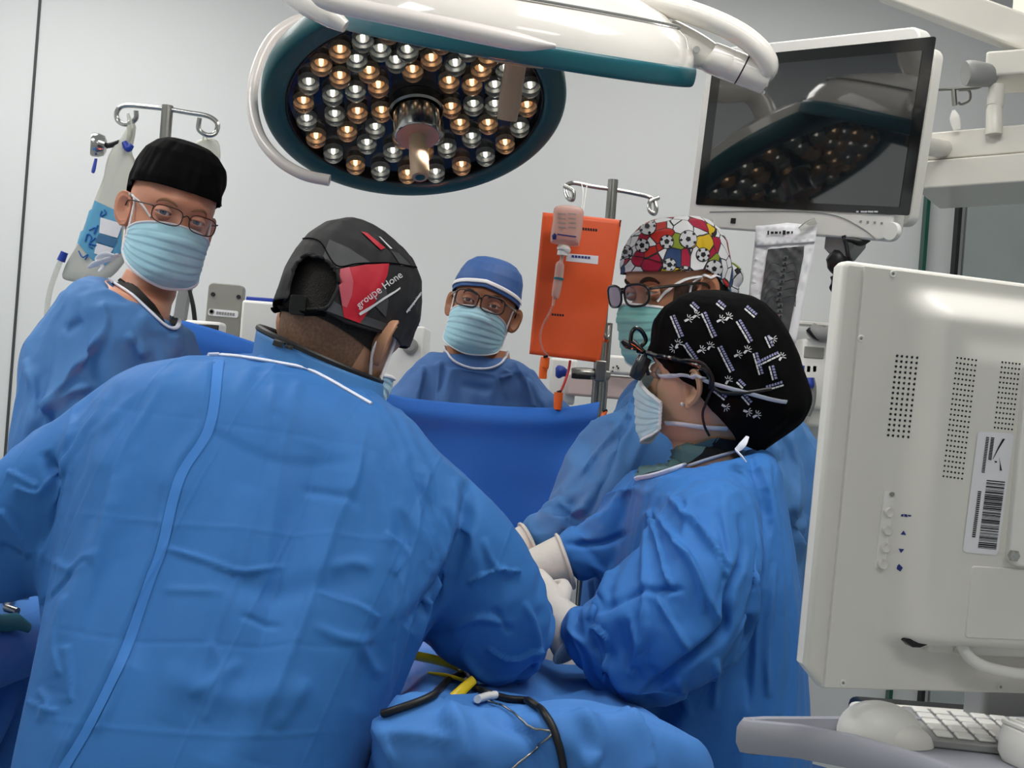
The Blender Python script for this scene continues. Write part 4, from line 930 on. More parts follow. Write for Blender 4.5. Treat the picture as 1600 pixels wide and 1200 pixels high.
# ------------------------------------------------------------------ hanging monitor
MM, MW, MH = frame_px((1107, 77, 2.31), (1440, 40, 1.89), (1105, 352, 2.31))
t = thing('hanging_monitor', 'off-white medical monitor with a dark reflecting screen hanging at the upper right', 'monitor', MM @ Vector((MW / 2, MH, 0)))
MB(MM).rbox(0, 0, MW, MH, -.035, .0, .022, 6).build('casing', 'white_plastic', t, bevel=.004)
MB(MM).rbox(.03, .03, MW + .012, MH - .03, -.06, -.034, .02, 5).build('back_cover', 'offwhite_plastic', t, bevel=.003)
xa, ya = local_px(MM, 1116, 92); xb, yb = local_px(MM, 1421, 337)
MB(MM).rbox(xa, ya, xb, yb, 0, .002, .004, 3).build('bezel_glass', 'screen_bezel', t)
MB(MM).rbox(xa + .028, ya + .022, xb - .022, yb - .014, .002, .0028, .002, 2).build('screen', 'screen_glass', t)
def loc(px, py): return local_px(MM, px, py)
kx, ky = loc(1396, 362); kb = MB(MM @ Matrix.Translation((kx, ky, 0))).lathe([(.0165, 0), (.0165, .006), (.0155, .010), (.001, .010)], 28).build('knob', 'white_plastic', t)
kx, ky = loc(1146, 345); MB(MM).box((kx, ky, .0005), (.013, .011, .002)).build('usb_port', 'black_plastic', t)
kx, ky = loc(1113, 347); MB(MM @ Matrix.Translation((kx, ky, 0))).lathe([(.007, 0), (.007, .002), (.001, .002)], 20).build('sensor', 'offwhite_plastic', t)
MB().tube([MM @ Vector((*loc(a, b), .001)) for a, b in spl([(1110, 331), (1180, 330), (1260, 331), (1310, 338), (1350, 358), (1372, 376)], 6)], .0008, n=6).build('groove', 'grey_plastic', t)
for a, b in ((1345, 346), (1356, 347), (1367, 348), (1378, 349)):
    kx, ky = loc(a, b); MB(MM).box((kx, ky, .0006), (.004, .004, .001)).build('touch_key', 'grey_plastic', t)
for i, a in enumerate((1341, 1349, 1354, 1360, 1364, 1370)):
    kx, ky = loc(a, 331); MB(MM).box((kx, ky, .0022), (.008 if i % 2 else .005, .003, .0006)).build('marking', 'print_white', t)
q = [(-.03, .0), (.03, .0), (.03, .03), (.012, .058), (-.012, .058)]
bx_, by_ = loc(1303, 371); MB(MM @ Matrix.Translation((bx_, MH - .008, -.035))).prism([(-.034, 0), (.034, 0), (.034, .022), (.012, .05), (-.004, .05), (-.034, .03)], -.02, .02).build('bracket', 'grey_plastic', t, bevel=.004)
px_tube('joint', [(1297, 398, 2.06, .012), (1306, 405, 2.06, .022), (1318, 418, 2.06, .022), (1326, 425, 2.06, .012)], 'black_rubber', t)
px_tube('joint', [(1306, 428, 2.06, .012), (1312, 440, 2.06, .016), (1305, 452, 2.05, .012)], 'black_plastic', t)
px_tube('cable', [(1318, 368, 2.0, .004), (1322, 382, 2.0, .004), (1326, 402, 2.0, .004), (1334, 416, 2.02, .004)], 'black_rubber', t)
px_tube('cable', [(1317, 374, 2.0, .004), (1330, 375, 2.0, .005), (1344, 378, 2.0, .008), (1356, 372, 2.0, .008)], 'black_rubber', t)
a = MM @ Vector((MW * .6, MH * .4, -.06)); MB().tube([a, a + Vector((.10, .10, 0)), P(1490, 235, 2.66)], .022, n=14).build('suspension_arm', 'beige_paint', t)
# ------------------------------------------------------------------ X-ray print taped under it
MXr, XW, XH = frame_px((1182, 353, 2.1), (1277, 352, 2.06), (1163, 530, 2.1))
t = thing('xray_print', 'paper print of a spine x-ray taped under the hanging monitor', 'print', MXr @ Vector((XW / 2, XH, 0)))
def paper(mb, poly, z, bend=.004):
    vs, fs = fill_px([(x * 1000, y * 1000) for x, y in poly], 14)
    mb.add([Vector((x / 1000, y / 1000, z + bend * math.sin(x * 22 + y * 9) * (y / 200 / 1000 * 1000 * .001 + .4))) for x, y in vs], fs)
xl = lambda a, b: local_px(MXr, a, b)
mb = MB(MXr); paper(mb, [xl(*p) for p in ((1182, 354), (1230, 348), (1277, 353), (1272, 390), (1258, 460), (1243, 537), (1200, 531), (1164, 525), (1172, 440), (1177, 395))], 0); po = mb.build('sheet', 'paper_white', t, solid=.0006)
mb = MB(MXr); paper(mb, [xl(*p) for p in ((1181, 353), (1277, 352), (1274, 378), (1226, 382), (1180, 386))], .003); mb.build('folded_top', 'paper_white', t, solid=.0006)
m = mat('xray_film', '#4a4c4e', .5, var=.35, vscale=18)
mb = MB(MXr); paper(mb, [xl(*p) for p in ((1200, 390), (1257, 385), (1256, 400), (1231, 531), (1183, 520), (1184, 500))], .0045); mb.build('film_image', 'xray_film', t)
mat('xray_bright', '#5c5e60', .5, var=.3, vscale=40); mat('xray_mid', '#525456', .5, var=.3, vscale=40)
vert = [(1228, 403), (1227, 412), (1225, 421), (1224, 430), (1222, 440), (1220, 450), (1219, 459), (1218, 468), (1220, 477), (1219, 486), (1220, 494), (1215, 503), (1211, 512)]
for x, y in vert:
    mb = MB(MXr); q = xl(x, y); mb.box((q[0], q[1], .0088), (.009, .006, .0006)); v = mb.build('vertebra', 'xray_bright', t)
    mb = MB(MXr); mb.box((q[0] + .001, q[1] + .001, .0093), (.0035, .003, .0006)); mb.build('marking', 'ink_black', v)
for k in range(5):
    for sg in (-1, 1):
        q = [xl(*p) for p in spl([(1225 - k * 1.5 + sg * 5, 415 + k * 13), (1224 + sg * 18, 412 + k * 13), (1221 + sg * 26 - k, 428 + k * 13)], 4)]; MB(MXr).tube([(x, y, .0085) for x, y in q], .0011, n=5, flat=.3).build('rib_shadow', 'xray_mid', t)
for i in range(7):
    q = xl(1201 + i * 6.2, 364.5 - i * .1); MB(MXr).box((q[0], q[1], .0058), (.0055 if i % 3 else .003, .0045 if i not in (0, 4) else .008, .0005)).build('handwriting', 'ink_black', t)
px_tube('tape', [(1250, 360, 2.06, .008), (1262, 352, 2.055, .011), (1275, 345, 2.05, .009)], 'clear_plastic', t, flat=.35)
# ------------------------------------------------------------------ ceiling boom on the right
t = thing('ceiling_boom', 'beige ceiling supply boom with shelf beams at the right edge', 'boom', (P(1600, 260, 2.5).x, 2.5, 0) and P(1600, 320, 2.5))
B1, w1, h1 = frame_px((1432, 209, 2.62), (1720, 183, 2.42), (1432, 251, 2.62))
MB(B1).box((w1 / 2, h1 / 2, -.17), (w1, h1, .34)).build('shelf_beam', 'beige_paint', t, bevel=.004)
B2, w2, h2 = frame_px((1430, 252, 2.61), (1720, 228, 2.41), (1430, 296, 2.61))
MB(B2).box((w2 / 2, h2 / 2, -.17), (w2, h2, .34)).build('shelf_beam', 'beige_paint', t, bevel=.005)
B3, w3, h3 = frame_px((1541, 80, 2.5), (1720, 66, 2.4), (1541, 119, 2.5))
MB(B3).box((w3 / 2, h3 / 2, -.09), (w3, h3, .18)).build('arm_head', 'beige_paint', t, bevel=.006)
a, b = P(1375, -28, 2.75), P(1640, 70, 2.5); dv = (b - a).normalized(); up = UV.copy(); up = (up - dv * up.dot(dv)).normalized(); sdv = dv.cross(up); R3 = Matrix((dv, sdv, up)).transposed()
MB().box((a + b) / 2, ((b - a).length, .12, .075), rot=R3).build('slanted_arm', 'beige_paint', t, bevel=.006)
a0 = P(1640, 70, 2.5); MB().box((a0.x, a0.y + .05, (a0.z + CEIL) / 2), (.1, .1, CEIL - a0.z)).build('ceiling_column', 'beige_paint', t, bevel=.006)
px_tube('post', [(1557, 133, 2.52, .0185), (1555, 164, 2.52, .0185), (1555, 166, 2.52, .017), (1554, 169, 2.52, .0165), (1554, 171, 2.52, .0185), (1553, 210, 2.52, .0185)], 'beige_paint', t, k=1)
px_tube('pivot', [(1508, 114, 2.5, .026), (1512, 114, 2.5, .029), (1528, 116, 2.5, .029), (1545, 118, 2.52, .026)], 'grey_plastic', t, k=2, n=24)
px_tube('hook_rail', [(1440, 142, 2.56, .0035), (1490, 139, 2.56, .0035), (1526, 137, 2.54, .004), (1540, 128, 2.53, .005)], 'steel', t)
px_tube('hook', [(1438, 166, 2.56, .003), (1452, 166, 2.56, .003), (1459, 155, 2.56, .003), (1456, 143, 2.56, .003)], 'steel', t)
px_tube('hook', [(1490, 140, 2.56, .006), (1492, 165, 2.56, .006)], 'steel', t, k=2)
px_tube('hook', [(1498, 141, 2.56, .003), (1514, 142, 2.56, .003), (1515, 156, 2.56, .003), (1503, 163, 2.56, .003), (1497, 160, 2.56, .003)], 'steel', t)
px_tube('drip_clip', [(1490, 172, 2.56, .004), (1492, 185, 2.56, .012), (1496, 203, 2.56, .009)], 'white_plastic', t, flat=.5)
# ------------------------------------------------------------------ monitor seen from the back, right foreground
MF, FW, FH = frame_px((1322, 405, 1.0), (1600, 441, 1.045), (1240, 1078, 1.0)); FW = .50
t = thing('workstation_monitor', 'large off-white monitor seen from its back in the right foreground', 'monitor', MF @ Vector((FW / 2, FH, 0))); WM = t
lf = lambda a, b, z=0: local_px(MF, a, b, z)
x_in = lf(1352, 412)[0]
# outer housing: front half with a chamfered lower corner
hous = [(0.004, 0), (FW, 0), (FW, FH), (.022, FH), (.0, FH - .022), (0, .006)]
MB(MF).prism(hous, -.024, -.004).build('housing', 'offwhite_plastic', t, bevel=.005)
def ss(x): x = min(1, max(0, x)); return x * x * (3 - 2 * x)
px0, py0 = lf(1384, 452); px1, py1 = lf(1360, 995); PXL = .042
def bh(x, y):
    """relief of the back panel: a soft plateau with a deeper lower edge"""
    xl_ = lf(1378, 700)[0] + .012 * ss((y - .2) / .2)
    a = ss((x - xl_) / PXL) * ss((y - py0 + .01) / .035)
    lo = 1 - ss((y - lf(1420, 985)[1]) / .018)
    a2 = ss((x - lf(1445, 700)[0]) / .02) * ss((y - py0 - .035) / .03)
    return (.032 * a + .005 * a2) * lo + (.0 if y < FH else 0)
rows = []; nx, ny = 90, 96
for j in range(ny + 1):
    y = .0045 + (FH - .008) * j / ny; rows.append([Vector((x_in + (FW - .004 - x_in) * i / nx, y, bh(x_in + (FW - .004 - x_in) * i / nx, y))) for i in range(nx + 1)])
mb = MB(MF); mb.loft(rows, cap=False, open_ring=True)
edge = [(x_in, .0045), (FW - .004, .0045), (FW - .004, FH - .0035), (x_in, FH - .0035)]
for (xa_, ya_), (xb_, yb_) in zip(edge, edge[1:] + edge[:1]): mb.add([(xa_, ya_, 0), (xb_, yb_, 0), (xb_, yb_, -.01), (xa_, ya_, -.01)], [(0, 1, 2, 3)])
bp_ = mb.build('back_panel', 'offwhite_plastic', t, auto=50)
T_bp = bvh(bp_)
def onback(px, py, off=.0): return hit(T_bp, px, py, off)
nz = (MF.to_3x3() @ Vector((0, 0, 1))).normalized()
def backframe(px, py, off=0):
    p = onback(px, py, off); m_ = MF.to_3x3().to_4x4(); m_.translation = p; return m_
for nm, (c0, c1, c2), nxx, nyy, rad in (('vent_grille', ((1402, 556), (1434, 559), (1388, 680)), 5, 16, .0012), ('vent_grille', ((1496, 559), (1525, 563), (1474, 744)), 6, 24, .0009), ('vent_grille', ((1566, 566), (1593, 569), (1554, 668)), 6, 14, .0009)):
    mb = MB()
    for j in range(nyy):
        for i in range(nxx):
            px = c0[0] + (c1[0] - c0[0]) * i / (nxx - 1) + (c2[0] - c0[0]) * j / (nyy - 1); py = c0[1] + (c1[1] - c0[1]) * i / (nxx - 1) + (c2[1] - c0[1]) * j / (nyy - 1)
            m4 = backframe(px, py, .0002); mb.lathe([(rad, -.001), (rad, .0002), (.0001, .0002)], 8, m4)
    o = mb.build(nm, 'ink_black', t); o['kind'] = 'stuff'
for a, b in ((1395, 428), (1345, 529), (1295, 955), (1317, 1067), (1563, 1073)):
    m4 = backframe(a, b); s_ = MB(m4).lathe([(.0033, -.001), (.0033, .0008), (.0026, .0012), (.0016, .0006), (.0002, .0004)], 16).build('screw', 'white_plastic', t); MB(m4).lathe([(.0013, .0004), (.0013, .0009), (.0001, .0009)], 8).build('screw_socket', 'grey_plate', s_)
# control strip
m4 = backframe(1386, 828, -.0005); a_ = onback(1394, 770); b_2 = onback(1378, 886); ax = (b_2 - a_); ln = ax.length
mb = MB(MF); q0, q1 = MF.inverted() @ a_, MF.inverted() @ b_2
mb = MB(); path = [onback(1393 - 15 * i / 12, 768 + 120 * i / 12, -.0035) for i in range(13)]; mb.tube(path, .0085, n=14, flat=.55, up=nz); mb.build('control_strip', 'white_plastic', t)
for i, (a, b) in enumerate(((1388, 800), (1385, 828), (1382, 855), (1378, 881))):
    m4 = backframe(a, b, .001); bt = MB(m4).lathe([(.0046, -.001), (.0046, .0028), (.004, .0036), (.0028, .0031), (.0002, .003)], 20).build('push_button', 'offwhite_plastic', t)
m4 = backframe(1393, 772, .001); MB(m4).lathe([(.0022, -.001), (.0022, .002), (.0001, .002)], 14).build('push_button', 'grey_plate', t)
decal('button_symbols', [[(1407, 835), (1412, 829), (1416, 836)], [(1404, 857), (1413, 858), (1408, 864)], [(1408, 804), (1412, 803), (1412, 807), (1408, 807)], [(1413, 803), (1418, 804), (1418, 808), (1413, 807)], [(1419, 804), (1424, 805), (1424, 807), (1419, 807)], [(1402, 884), (1405, 881), (1411, 887), (1407, 893), (1401, 889)]], T_bp, 'ink_blue', t, .0004, 4)
# asset sticker with a barcode
stk = [(1531, 674), (1580, 677), (1583, 680), (1583, 684), (1559, 862), (1556, 867), (1552, 867), (1508, 863), (1504, 859), (1504, 855), (1527, 678)]
so = decal('sticker', [stk], T_bp, 'paper_white', t, .0007, 8)
def sp(u, v): return (1529 + 54 * u - 25 * v, 673 + 4 * u + 190 * v)   # sticker coordinates to picture
random.seed(11); bars = []; v = .395
while v < .955:
    h = random.choice((.003, .004, .005, .009, .012)); bars.append([sp(.40, v), sp(.93, v + .004), sp(.93, v + .004 + h), sp(.40, v + h)]); v += h + random.choice((.004, .005, .007, .010))
decal('barcode', bars, T_bp, 'ink_black', so, .0011, 14)
marks = [[sp(.70, .05), sp(.77, .05), sp(.62, .14), sp(.50, .225), sp(.49, .22), sp(.60, .12)], [sp(.66, .20), sp(.72, .245), sp(.80, .31), sp(.74, .312), sp(.71, .25)], [sp(.56, .235), sp(.62, .237), sp(.62, .25), sp(.56, .248)]]
for k in range(15): v = .045 + k * .0125; marks.append([sp(.36, v), sp(.46, v + .002), sp(.46, v + .0105), sp(.36, v + .0085)])
for k in range(22): v = .045 + k * .0135; marks.append([sp(.22, v), sp(.31, v + .002), sp(.31, v + .0105), sp(.22, v + .008)])
for k in range(24): v = .49 + k * .016; marks.append([sp(.19, v), sp(.29, v + .002), sp(.29, v + .012), sp(.19, v + .010)])
decal('sticker_lettering', marks, T_bp, 'ink_black', so, .0011, 14)
# mounting plate and lower cover at the right
xq, yq = lf(1592, 700, .042); yb_ = lf(1575, 884, .042)[1]; yt_ = lf(1590, 658, .042)[1]
mp_ = MB(MF).rbox(xq, yt_ - .06, FW - .05, yb_, .034, .044, .012, 5).build('mounting_plate', 'white_plastic', t, bevel=.002)
cx_, cy_ = lf(1583, 868, .044); MB(MF @ Matrix.Translation((cx_, cy_, .044))).lathe([(.0055, -.001), (.0055, .003), (.0035, .005), (.0002, .005)], 6).build('bolt', 'chrome', mp_)
x_c, y_c = lf(1518, 884, .037); y_d = lf(1516, 1000, .037)[1]
MB(MF).rbox(x_c, y_c, FW - .02, y_d - .002, .01, .0382, .003, 3).build('lower_cover', 'offwhite_plastic', t, bevel=.001)
x_e, y_e = lf(1416, 998, .02); MB(MF).prism([(x_e, y_e), (x_e + .026, y_e), (x_e + .026, y_e + .004), (x_e + .016, y_e + .008), (x_e + .008, y_e + .008), (x_e, y_e + .003)], .002, .02).build('latch', 'black_plastic', t, bevel=.001)
x_e, y_e = lf(1452, 1003, .012); MB(MF).box((x_e + .014, y_e + .004, .006), (.027, .012, .012)).build('port_cover', 'offwhite_plastic', t, bevel=.0015)
x_e, y_e = lf(1500, 1003, .012); MB(MF).box((x_e + .06, y_e + .006, .005), (.115, .014, .012)).build('port_cover', 'white_plastic', t, bevel=.0015)
MB().tube(spl([MF @ Vector((*lf(a, b, z), z)) for a, b, z in ((1500, 996, .016), (1506, 1015, .022), (1525, 1035, .022), (1560, 1047, .02), (1610, 1053, .018), (1680, 1040, .012))], 6), .0055, n=12).build('cable', 'white_plastic', t)
# ------------------------------------------------------------------ workstation cart with its tray
ZT = 1.10
def onplane(px, py, z=ZT):
    r = ray(px, py); k = (z - CAM.z) / r.z; return CAM + r * k
outline = [onplane(*p) for p in ((1190, 1117), (1700, 1118), (1760, 1290), (1620, 1262), (1500, 1207), (1420, 1178), (1330, 1152), (1250, 1137), (1175, 1130), (1152, 1126), (1156, 1119))]
cc = sum(outline, Vector()) / len(outline)
t = thing('workstation_cart', 'grey keyboard tray cart under the monitor at the lower right', 'cart', (cc.x + .1, cc.y + .12, 0))
pl2 = [(p.x, p.y) for p in outline]
def inset(poly, d):
    n = len(poly); out = []
    for i in range(n):
        a, b, c = Vector(poly[i - 1]), Vector(poly[i]), Vector(poly[(i + 1) % n]); e1 = (b - a).normalized(); e2 = (c - b).normalized(); n1 = Vector((-e1.y, e1.x)); n2 = Vector((-e2.y, e2.x)); m_ = (n1 + n2).normalized()
        out.append(tuple(b + m_ * (d / max(.5, m_.dot(n1)))))
    return out
ar = sum(pl2[i][0] * pl2[(i + 1) % len(pl2)][1] - pl2[(i + 1) % len(pl2)][0] * pl2[i][1] for i in range(len(pl2)))
sg = 1 if ar > 0 else -1
r0 = inset(pl2, sg * .012); r1 = pl2; r2 = inset(pl2, sg * .004)
def ring(poly, z): return [Vector((x, y, z)) for x, y in poly]
mb = MB(); mb.loft([ring(inset(pl2, sg * .016), ZT - .032), ring(r2, ZT - .03), ring(r1, ZT - .02), ring(r1, ZT - .006), ring(r2, ZT), ring(r0, ZT), ring(inset(pl2, sg * .016), ZT - .010)], cap=True)
mb.build('tray', 'tray_grey', t, auto=45)
TB = [onplane(1600, 1116)]
MB().box((cc.x + .12, cc.y + .20, .58), (.14, .12, .98)).build('column', 'offwhite_plastic', t, bevel=.01)
MB().box((cc.x + .22, cc.y + .22, .98), (.3, .2, .16)).build('cabinet', 'black_plastic', t, bevel=.01)
MB().box((cc.x + .12, cc.y + .17, .12), (.5, .5, .06)).build('base', 'tray_grey', t, bevel=.02)
a = MF @ Vector((FW * .55, FH * .5, -.04)); MB().box((a.x, a.y + .07, 1.27), (.06, .05, .42)).build('monitor_post', 'grey_plastic', t, bevel=.006)
for sx in (-1, 1):
    for sy in (-1, 1):
        m4 = Matrix.Translation((cc.x + .12 + sx * .2, cc.y + .17 + sy * .2, .045)) @ Matrix.Rotation(math.radians(90), 4, 'Y'); MB(m4).lathe([(.02, -.015), (.045, -.015), (.045, .015), (.02, .015)], 20).build('castor', 'black_rubber', t)
# mouse
c = onplane(1390, 1166, ZT - .008); mw = 74 * c.y / F
m4 = Matrix.Translation((c.x, c.y + .025, ZT - .0095)) @ Matrix.Rotation(math.radians(8), 4, 'Z')
tm = thing('computer_mouse', 'white rounded computer mouse lying on the grey tray', 'mouse', m4.translation)
def dome(mb, x0, x1, y0, y1, h, kx=.45):
    rings = []
    for i in range(9):
        a = math.pi / 2 * i / 8; rr_ = math.cos(a); row = []
        for k in range(36):
            b = 2 * math.pi * k / 36; X = (x0 + x1) / 2 + (x1 - x0) / 2 * rr_ * math.cos(b) - (x1 - x0) * .06 * math.sin(a); Y = (y0 + y1) / 2 + (y1 - y0) / 2 * rr_ * math.sin(b); row.append(Vector((X, Y, h * math.sin(a) ** .9)))
        rings.append(row)
    mb.loft(rings)
mb = MB(m4); dome(mb, -mw * .97, mw * 1.0, -.028, .028, .036); mb.build('shell', 'white_plastic', tm)
mb = MB(m4); dome(mb, -mw * .30, mw * 1.02, -.031, -.0, .021); mb.build('button', 'offwhite_plastic', tm)
# keyboard
c = onplane(1530, 1150, ZT - .008); m4 = Matrix.Translation((c.x + .09, c.y - .005, ZT - .0095)) @ Matrix.Rotation(math.radians(-6), 4, 'Z')
tk = thing('keyboard', 'pale grey keyboard on the tray beside the white mouse', 'keyboard', m4.translation)
MB(m4).box((0, 0, .004), (.30, .11, .008)).build('keyboard_body', 'grey_plastic', tk, bevel=.002)
kp = MB().box((0, 0, .001), (.0155, .0155, .003)).build('key', 'white_plastic', None, bevel=.0015); C.objects.unlink(kp)
for j in range(5):
    for i in range(15):
        k_ = kp.copy(); C.objects.link(k_); k_.name = 'key'; k_.parent = tk; k_.matrix_parent_inverse = WORLD[tk.name].inverted(); k_.matrix_basis = m4 @ Matrix.Translation((-.135 + i * .0193, -.04 + j * .0195, .0085))
# white hand scanner at the right edge
c = onplane(1600, 1185, ZT - .008); m4 = Matrix.Translation((c.x + .012, c.y - .01, ZT - .0095)) @ Matrix.Rotation(math.radians(20), 4, 'Z')
th_ = thing('hand_controller', 'white rounded controller with dark slot at the right edge of the tray', 'controller', m4.translation)
mb = MB(m4); rings = []
for z, s_ in ((0, .9), (.008, 1.0), (.022, 1.0), (.032, .93), (.036, .75)): rings.append([Vector((x * s_, y * s_, z)) for x, y in rrect(-.035, -.028, .05, .028, .016, 5)])
mb.loft(rings); mb.build('shell', 'white_plastic', th_)
mb = MB(m4); mb.box((-.01, -.0275, .018), (.022, .004, .005)); mb.build('slot', 'black_plastic', th_)
for k in range(7): mb = MB(m4); mb.box((-.03 + k * .009, 0, .0355), (.004, .04, .004)); mb.build('rib', 'white_plastic', th_, bevel=.001)
# ------------------------------------------------------------------ drip stands
def drip_stand(px, py, d, label, lpath, rpath, r=.0125, low=.05):
    topp = P(px, py, d); t = thing('drip_stand', label, 'drip stand', (topp.x, topp.y, 0))
    MB().tube([(topp.x, topp.y, low), (topp.x, topp.y, topp.z)], r, n=16).build('pole', 'steel', t)
    for path in (lpath, rpath):
        MB().tube(spl([P(a, b, d + z) for a, b, z in path], 7), .0055, n=10).build('hook', 'chrome', t)
    for k in range(5):
        a = 2 * math.pi * k / 5 + .3; MB().tube([(topp.x, topp.y, .09), (topp.x + .26 * math.cos(a), topp.y + .26 * math.sin(a), .06)], .012, n=10).build('foot', 'steel', t)
        MB().sphere((topp.x + .26 * math.cos(a), topp.y + .26 * math.sin(a), .03), .03, sc=(.6, 1, 1)).build('castor', 'black_rubber', t)
    return t, topp
Z1 = lambda a, b, z=0: (a / 3, 140 + b / 3, z)
ds1, tp1 = drip_stand(262, 165, 2.42, 'steel drip stand with a clear bag behind the person in black cap', [Z1(790, 92), Z1(700, 82), Z1(585, 75), Z1(548, 105), Z1(555, 148), Z1(595, 163, -.01), Z1(635, 138, -.015), Z1(638, 98, -.02)], [Z1(790, 92), Z1(880, 108), Z1(975, 125), Z1(1018, 158), Z1(1010, 203), Z1(972, 214, -.01), Z1(932, 186, -.015), Z1(936, 132, -.02)])
Z4 = lambda a, b, z=0: (780 + a / 3, 260 + b / 3, z)
ds2, tp2 = drip_stand(958, 281, 2.64, 'steel drip stand holding the orange pouch beside the football-print cap', [Z4(535, 108), Z4(440, 95), Z4(350, 78), Z4(312, 95), Z4(320, 145, -.02), Z4(345, 155, -.03), Z4(345, 115, -.03), Z4(305, 92, -.02)], [Z4(535, 108), Z4(640, 128), Z4(715, 150), Z4(735, 190, -.02), Z4(728, 222, -.03), Z4(705, 205, -.03), Z4(708, 165, -.02), Z4(745, 148, 0)])
a = P(953, 505, 2.6); t = thing('clamp_pole', 'thin steel pole with clamp just right of the orange pouch', 'pole', (a.x, a.y, 0))
MB().tube([(a.x, a.y, 0), a], .007, n=12).build('pole', 'steel', t)
px_tube('hook_end', [(953, 506, 2.6, .004), (951, 525, 2.58, .004), (947, 528, 2.57, .004), (944, 520, 2.57, .003)], 'steel', t)
px_tube('clamp', [(893, 583, 2.56, .012), (900, 583, 2.56, .014), (921, 584, 2.56, .014), (950, 586, 2.58, .012)], 'steel', t, k=2)
MB().box(P(908, 588, 2.55), (.045, .02, .012)).build('clamp_jaw', 'black_plastic', t, bevel=.002)
MB().box(P(938, 580, 2.56), (.026, .03, .05)).build('clamp_block', 'steel', t, bevel=.003)
px_tube('knob', [(888, 583, 2.56, .008), (883, 582, 2.56, .010), (878, 581, 2.56, .014), (872, 581, 2.56, .0155), (868, 581, 2.56, .010)], 'blue_plastic', t)
MB().sphere(P(947, 531, 2.58), .007).build('ring', 'orange_clip', t)
# ------------------------------------------------------------------ soft bags and bottles
def pillow(mb, outline, d, thick, steps=7, tilt=0.0):
    pts = [P(x, y, d + tilt * (y - outline[0][1])) for x, y in outline]; c = sum(pts, Vector()) / len(pts); rings = []
    for i in range(2 * steps + 1):
        a = math.pi * (i / (2 * steps)); s_ = max(.02, math.sin(a)) ** .55; off = -math.cos(a) * thick
        rings.append([c + (p - c) * s_ + Vector((0, -off * (1 if i else 1), 0)) for p in pts])
    mb.loft(rings); return c
sm = lambda pts, n=4: [tuple(p) for p in spl(pts, n, closed=True)]
t = thing('irrigation_bag', 'large clear fluid bag with blue label hanging behind the black cap', 'fluid bag', P(150, 440, 2.4))
bo = [(203, 196), (212, 197), (206, 235), (214, 262), (220, 330), (205, 390), (175, 432), (140, 441), (104, 438), (98, 428), (112, 405), (130, 360), (150, 310), (164, 275), (172, 240), (190, 215)]
mb = MB(); pillow(mb, sm(bo), 2.40, .022); bag = mb.build('bag_film', 'frosted_bag', t, auto=0)
T_bag = bvh(bag)
decal('label', [[(143, 311), (190, 333), (190, 395), (160, 418), (142, 404), (122, 380)]], T_bag, 'bag_label', t, .002)
mat('label_navy', '#3f6f98', .5)
decal('label_panel', [[(158, 340), (192, 350), (184, 372), (156, 364)], [(152, 380), (178, 388), (170, 402), (148, 396)]], T_bag, 'paper_white', t, .004)
decal('label_panel', [[(155, 366), (184, 374), (178, 386), (150, 378)]], T_bag, 'label_navy', t, .004)
pen = []
for s0 in ([(160, 330), (158, 338), (166, 334), (164, 328)], [(134, 378), (138, 366), (144, 372), (140, 384), (146, 388)], [(140, 360), (150, 356), (148, 366), (154, 352)], [(124, 392), (130, 402), (138, 398), (134, 406)], [(150, 372), (142, 380), (152, 384)]):
    q = [hit(T_bag, x, y, .004) for x, y in spl(s0, 4)]; q = [p for p in q if p]
    if len(q) > 2: MB().tube(q, .0016, n=6).build('pen_mark', 'ink_pen', t)
px_tube('hanger_strap', [(200, 178, 2.39, .006), (203, 196, 2.39, .012), (200, 215, 2.39, .016), (188, 232, 2.39, .012)], 'clear_plastic', t, flat=.3)
px_tube('clip', [(194, 222, 2.375, .006), (200, 232, 2.375, .008), (206, 226, 2.375, .006)], 'blue_plastic', t)
px_tube('outlet', [(101, 394, 2.38, .008), (95, 408, 2.38, .009)], 'blue_plastic', t, k=2)
px_tube('drain_tube', [(96, 405, 2.38, .005), (88, 424, 2.38, .0055), (78, 455, 2.38, .0055), (73, 490, 2.38, .0055), (72, 540, 2.38, .0055), (80, 640, 2.38, .0055)], 'clear_plastic', t)
t = thing('pressure_gauge', 'round chrome gauge hanging beside the clear fluid bag', 'gauge', P(154, 240, 2.39))
m4 = Matrix.Translation(P(154, 227, 2.4)) @ Matrix.Rotation(math.radians(-70), 4, 'Z') @ Matrix.Rotation(math.radians(90), 4, 'X')
MB(m4).lathe([(.001, -.018), (.012, -.017), (.022, -.012), (.026, 0), (.026, .012), (.023, .016), (.001, .017)], 28).build('housing', 'chrome', t)
px_tube('tag', [(150, 248, 2.39, .006), (146, 266, 2.39, .008), (144, 270, 2.39, .005)], 'blue_plastic', t, flat=.4)
px_tube('hose', [(166, 228, 2.4, .006), (176, 226, 2.4, .006), (186, 222, 2.39, .005)], 'black_rubber', t)
# white packet on the right hook of the first stand
t = thing('solution_bottle', 'small white bottle hanging right of the first drip stand pole', 'bottle', P(322, 250, 2.45))
mb = MB(); pillow(mb, sm([(306, 222), (340, 220), (340, 260), (306, 262)], 5), 2.45, .02); mb.build('bottle_body', 'frosted_bag', t); px_tube('hanger', [(316, 222, 2.44, .002), (320, 210, 2.42, .002), (326, 222, 2.44, .002)], 'clear_plastic', t)
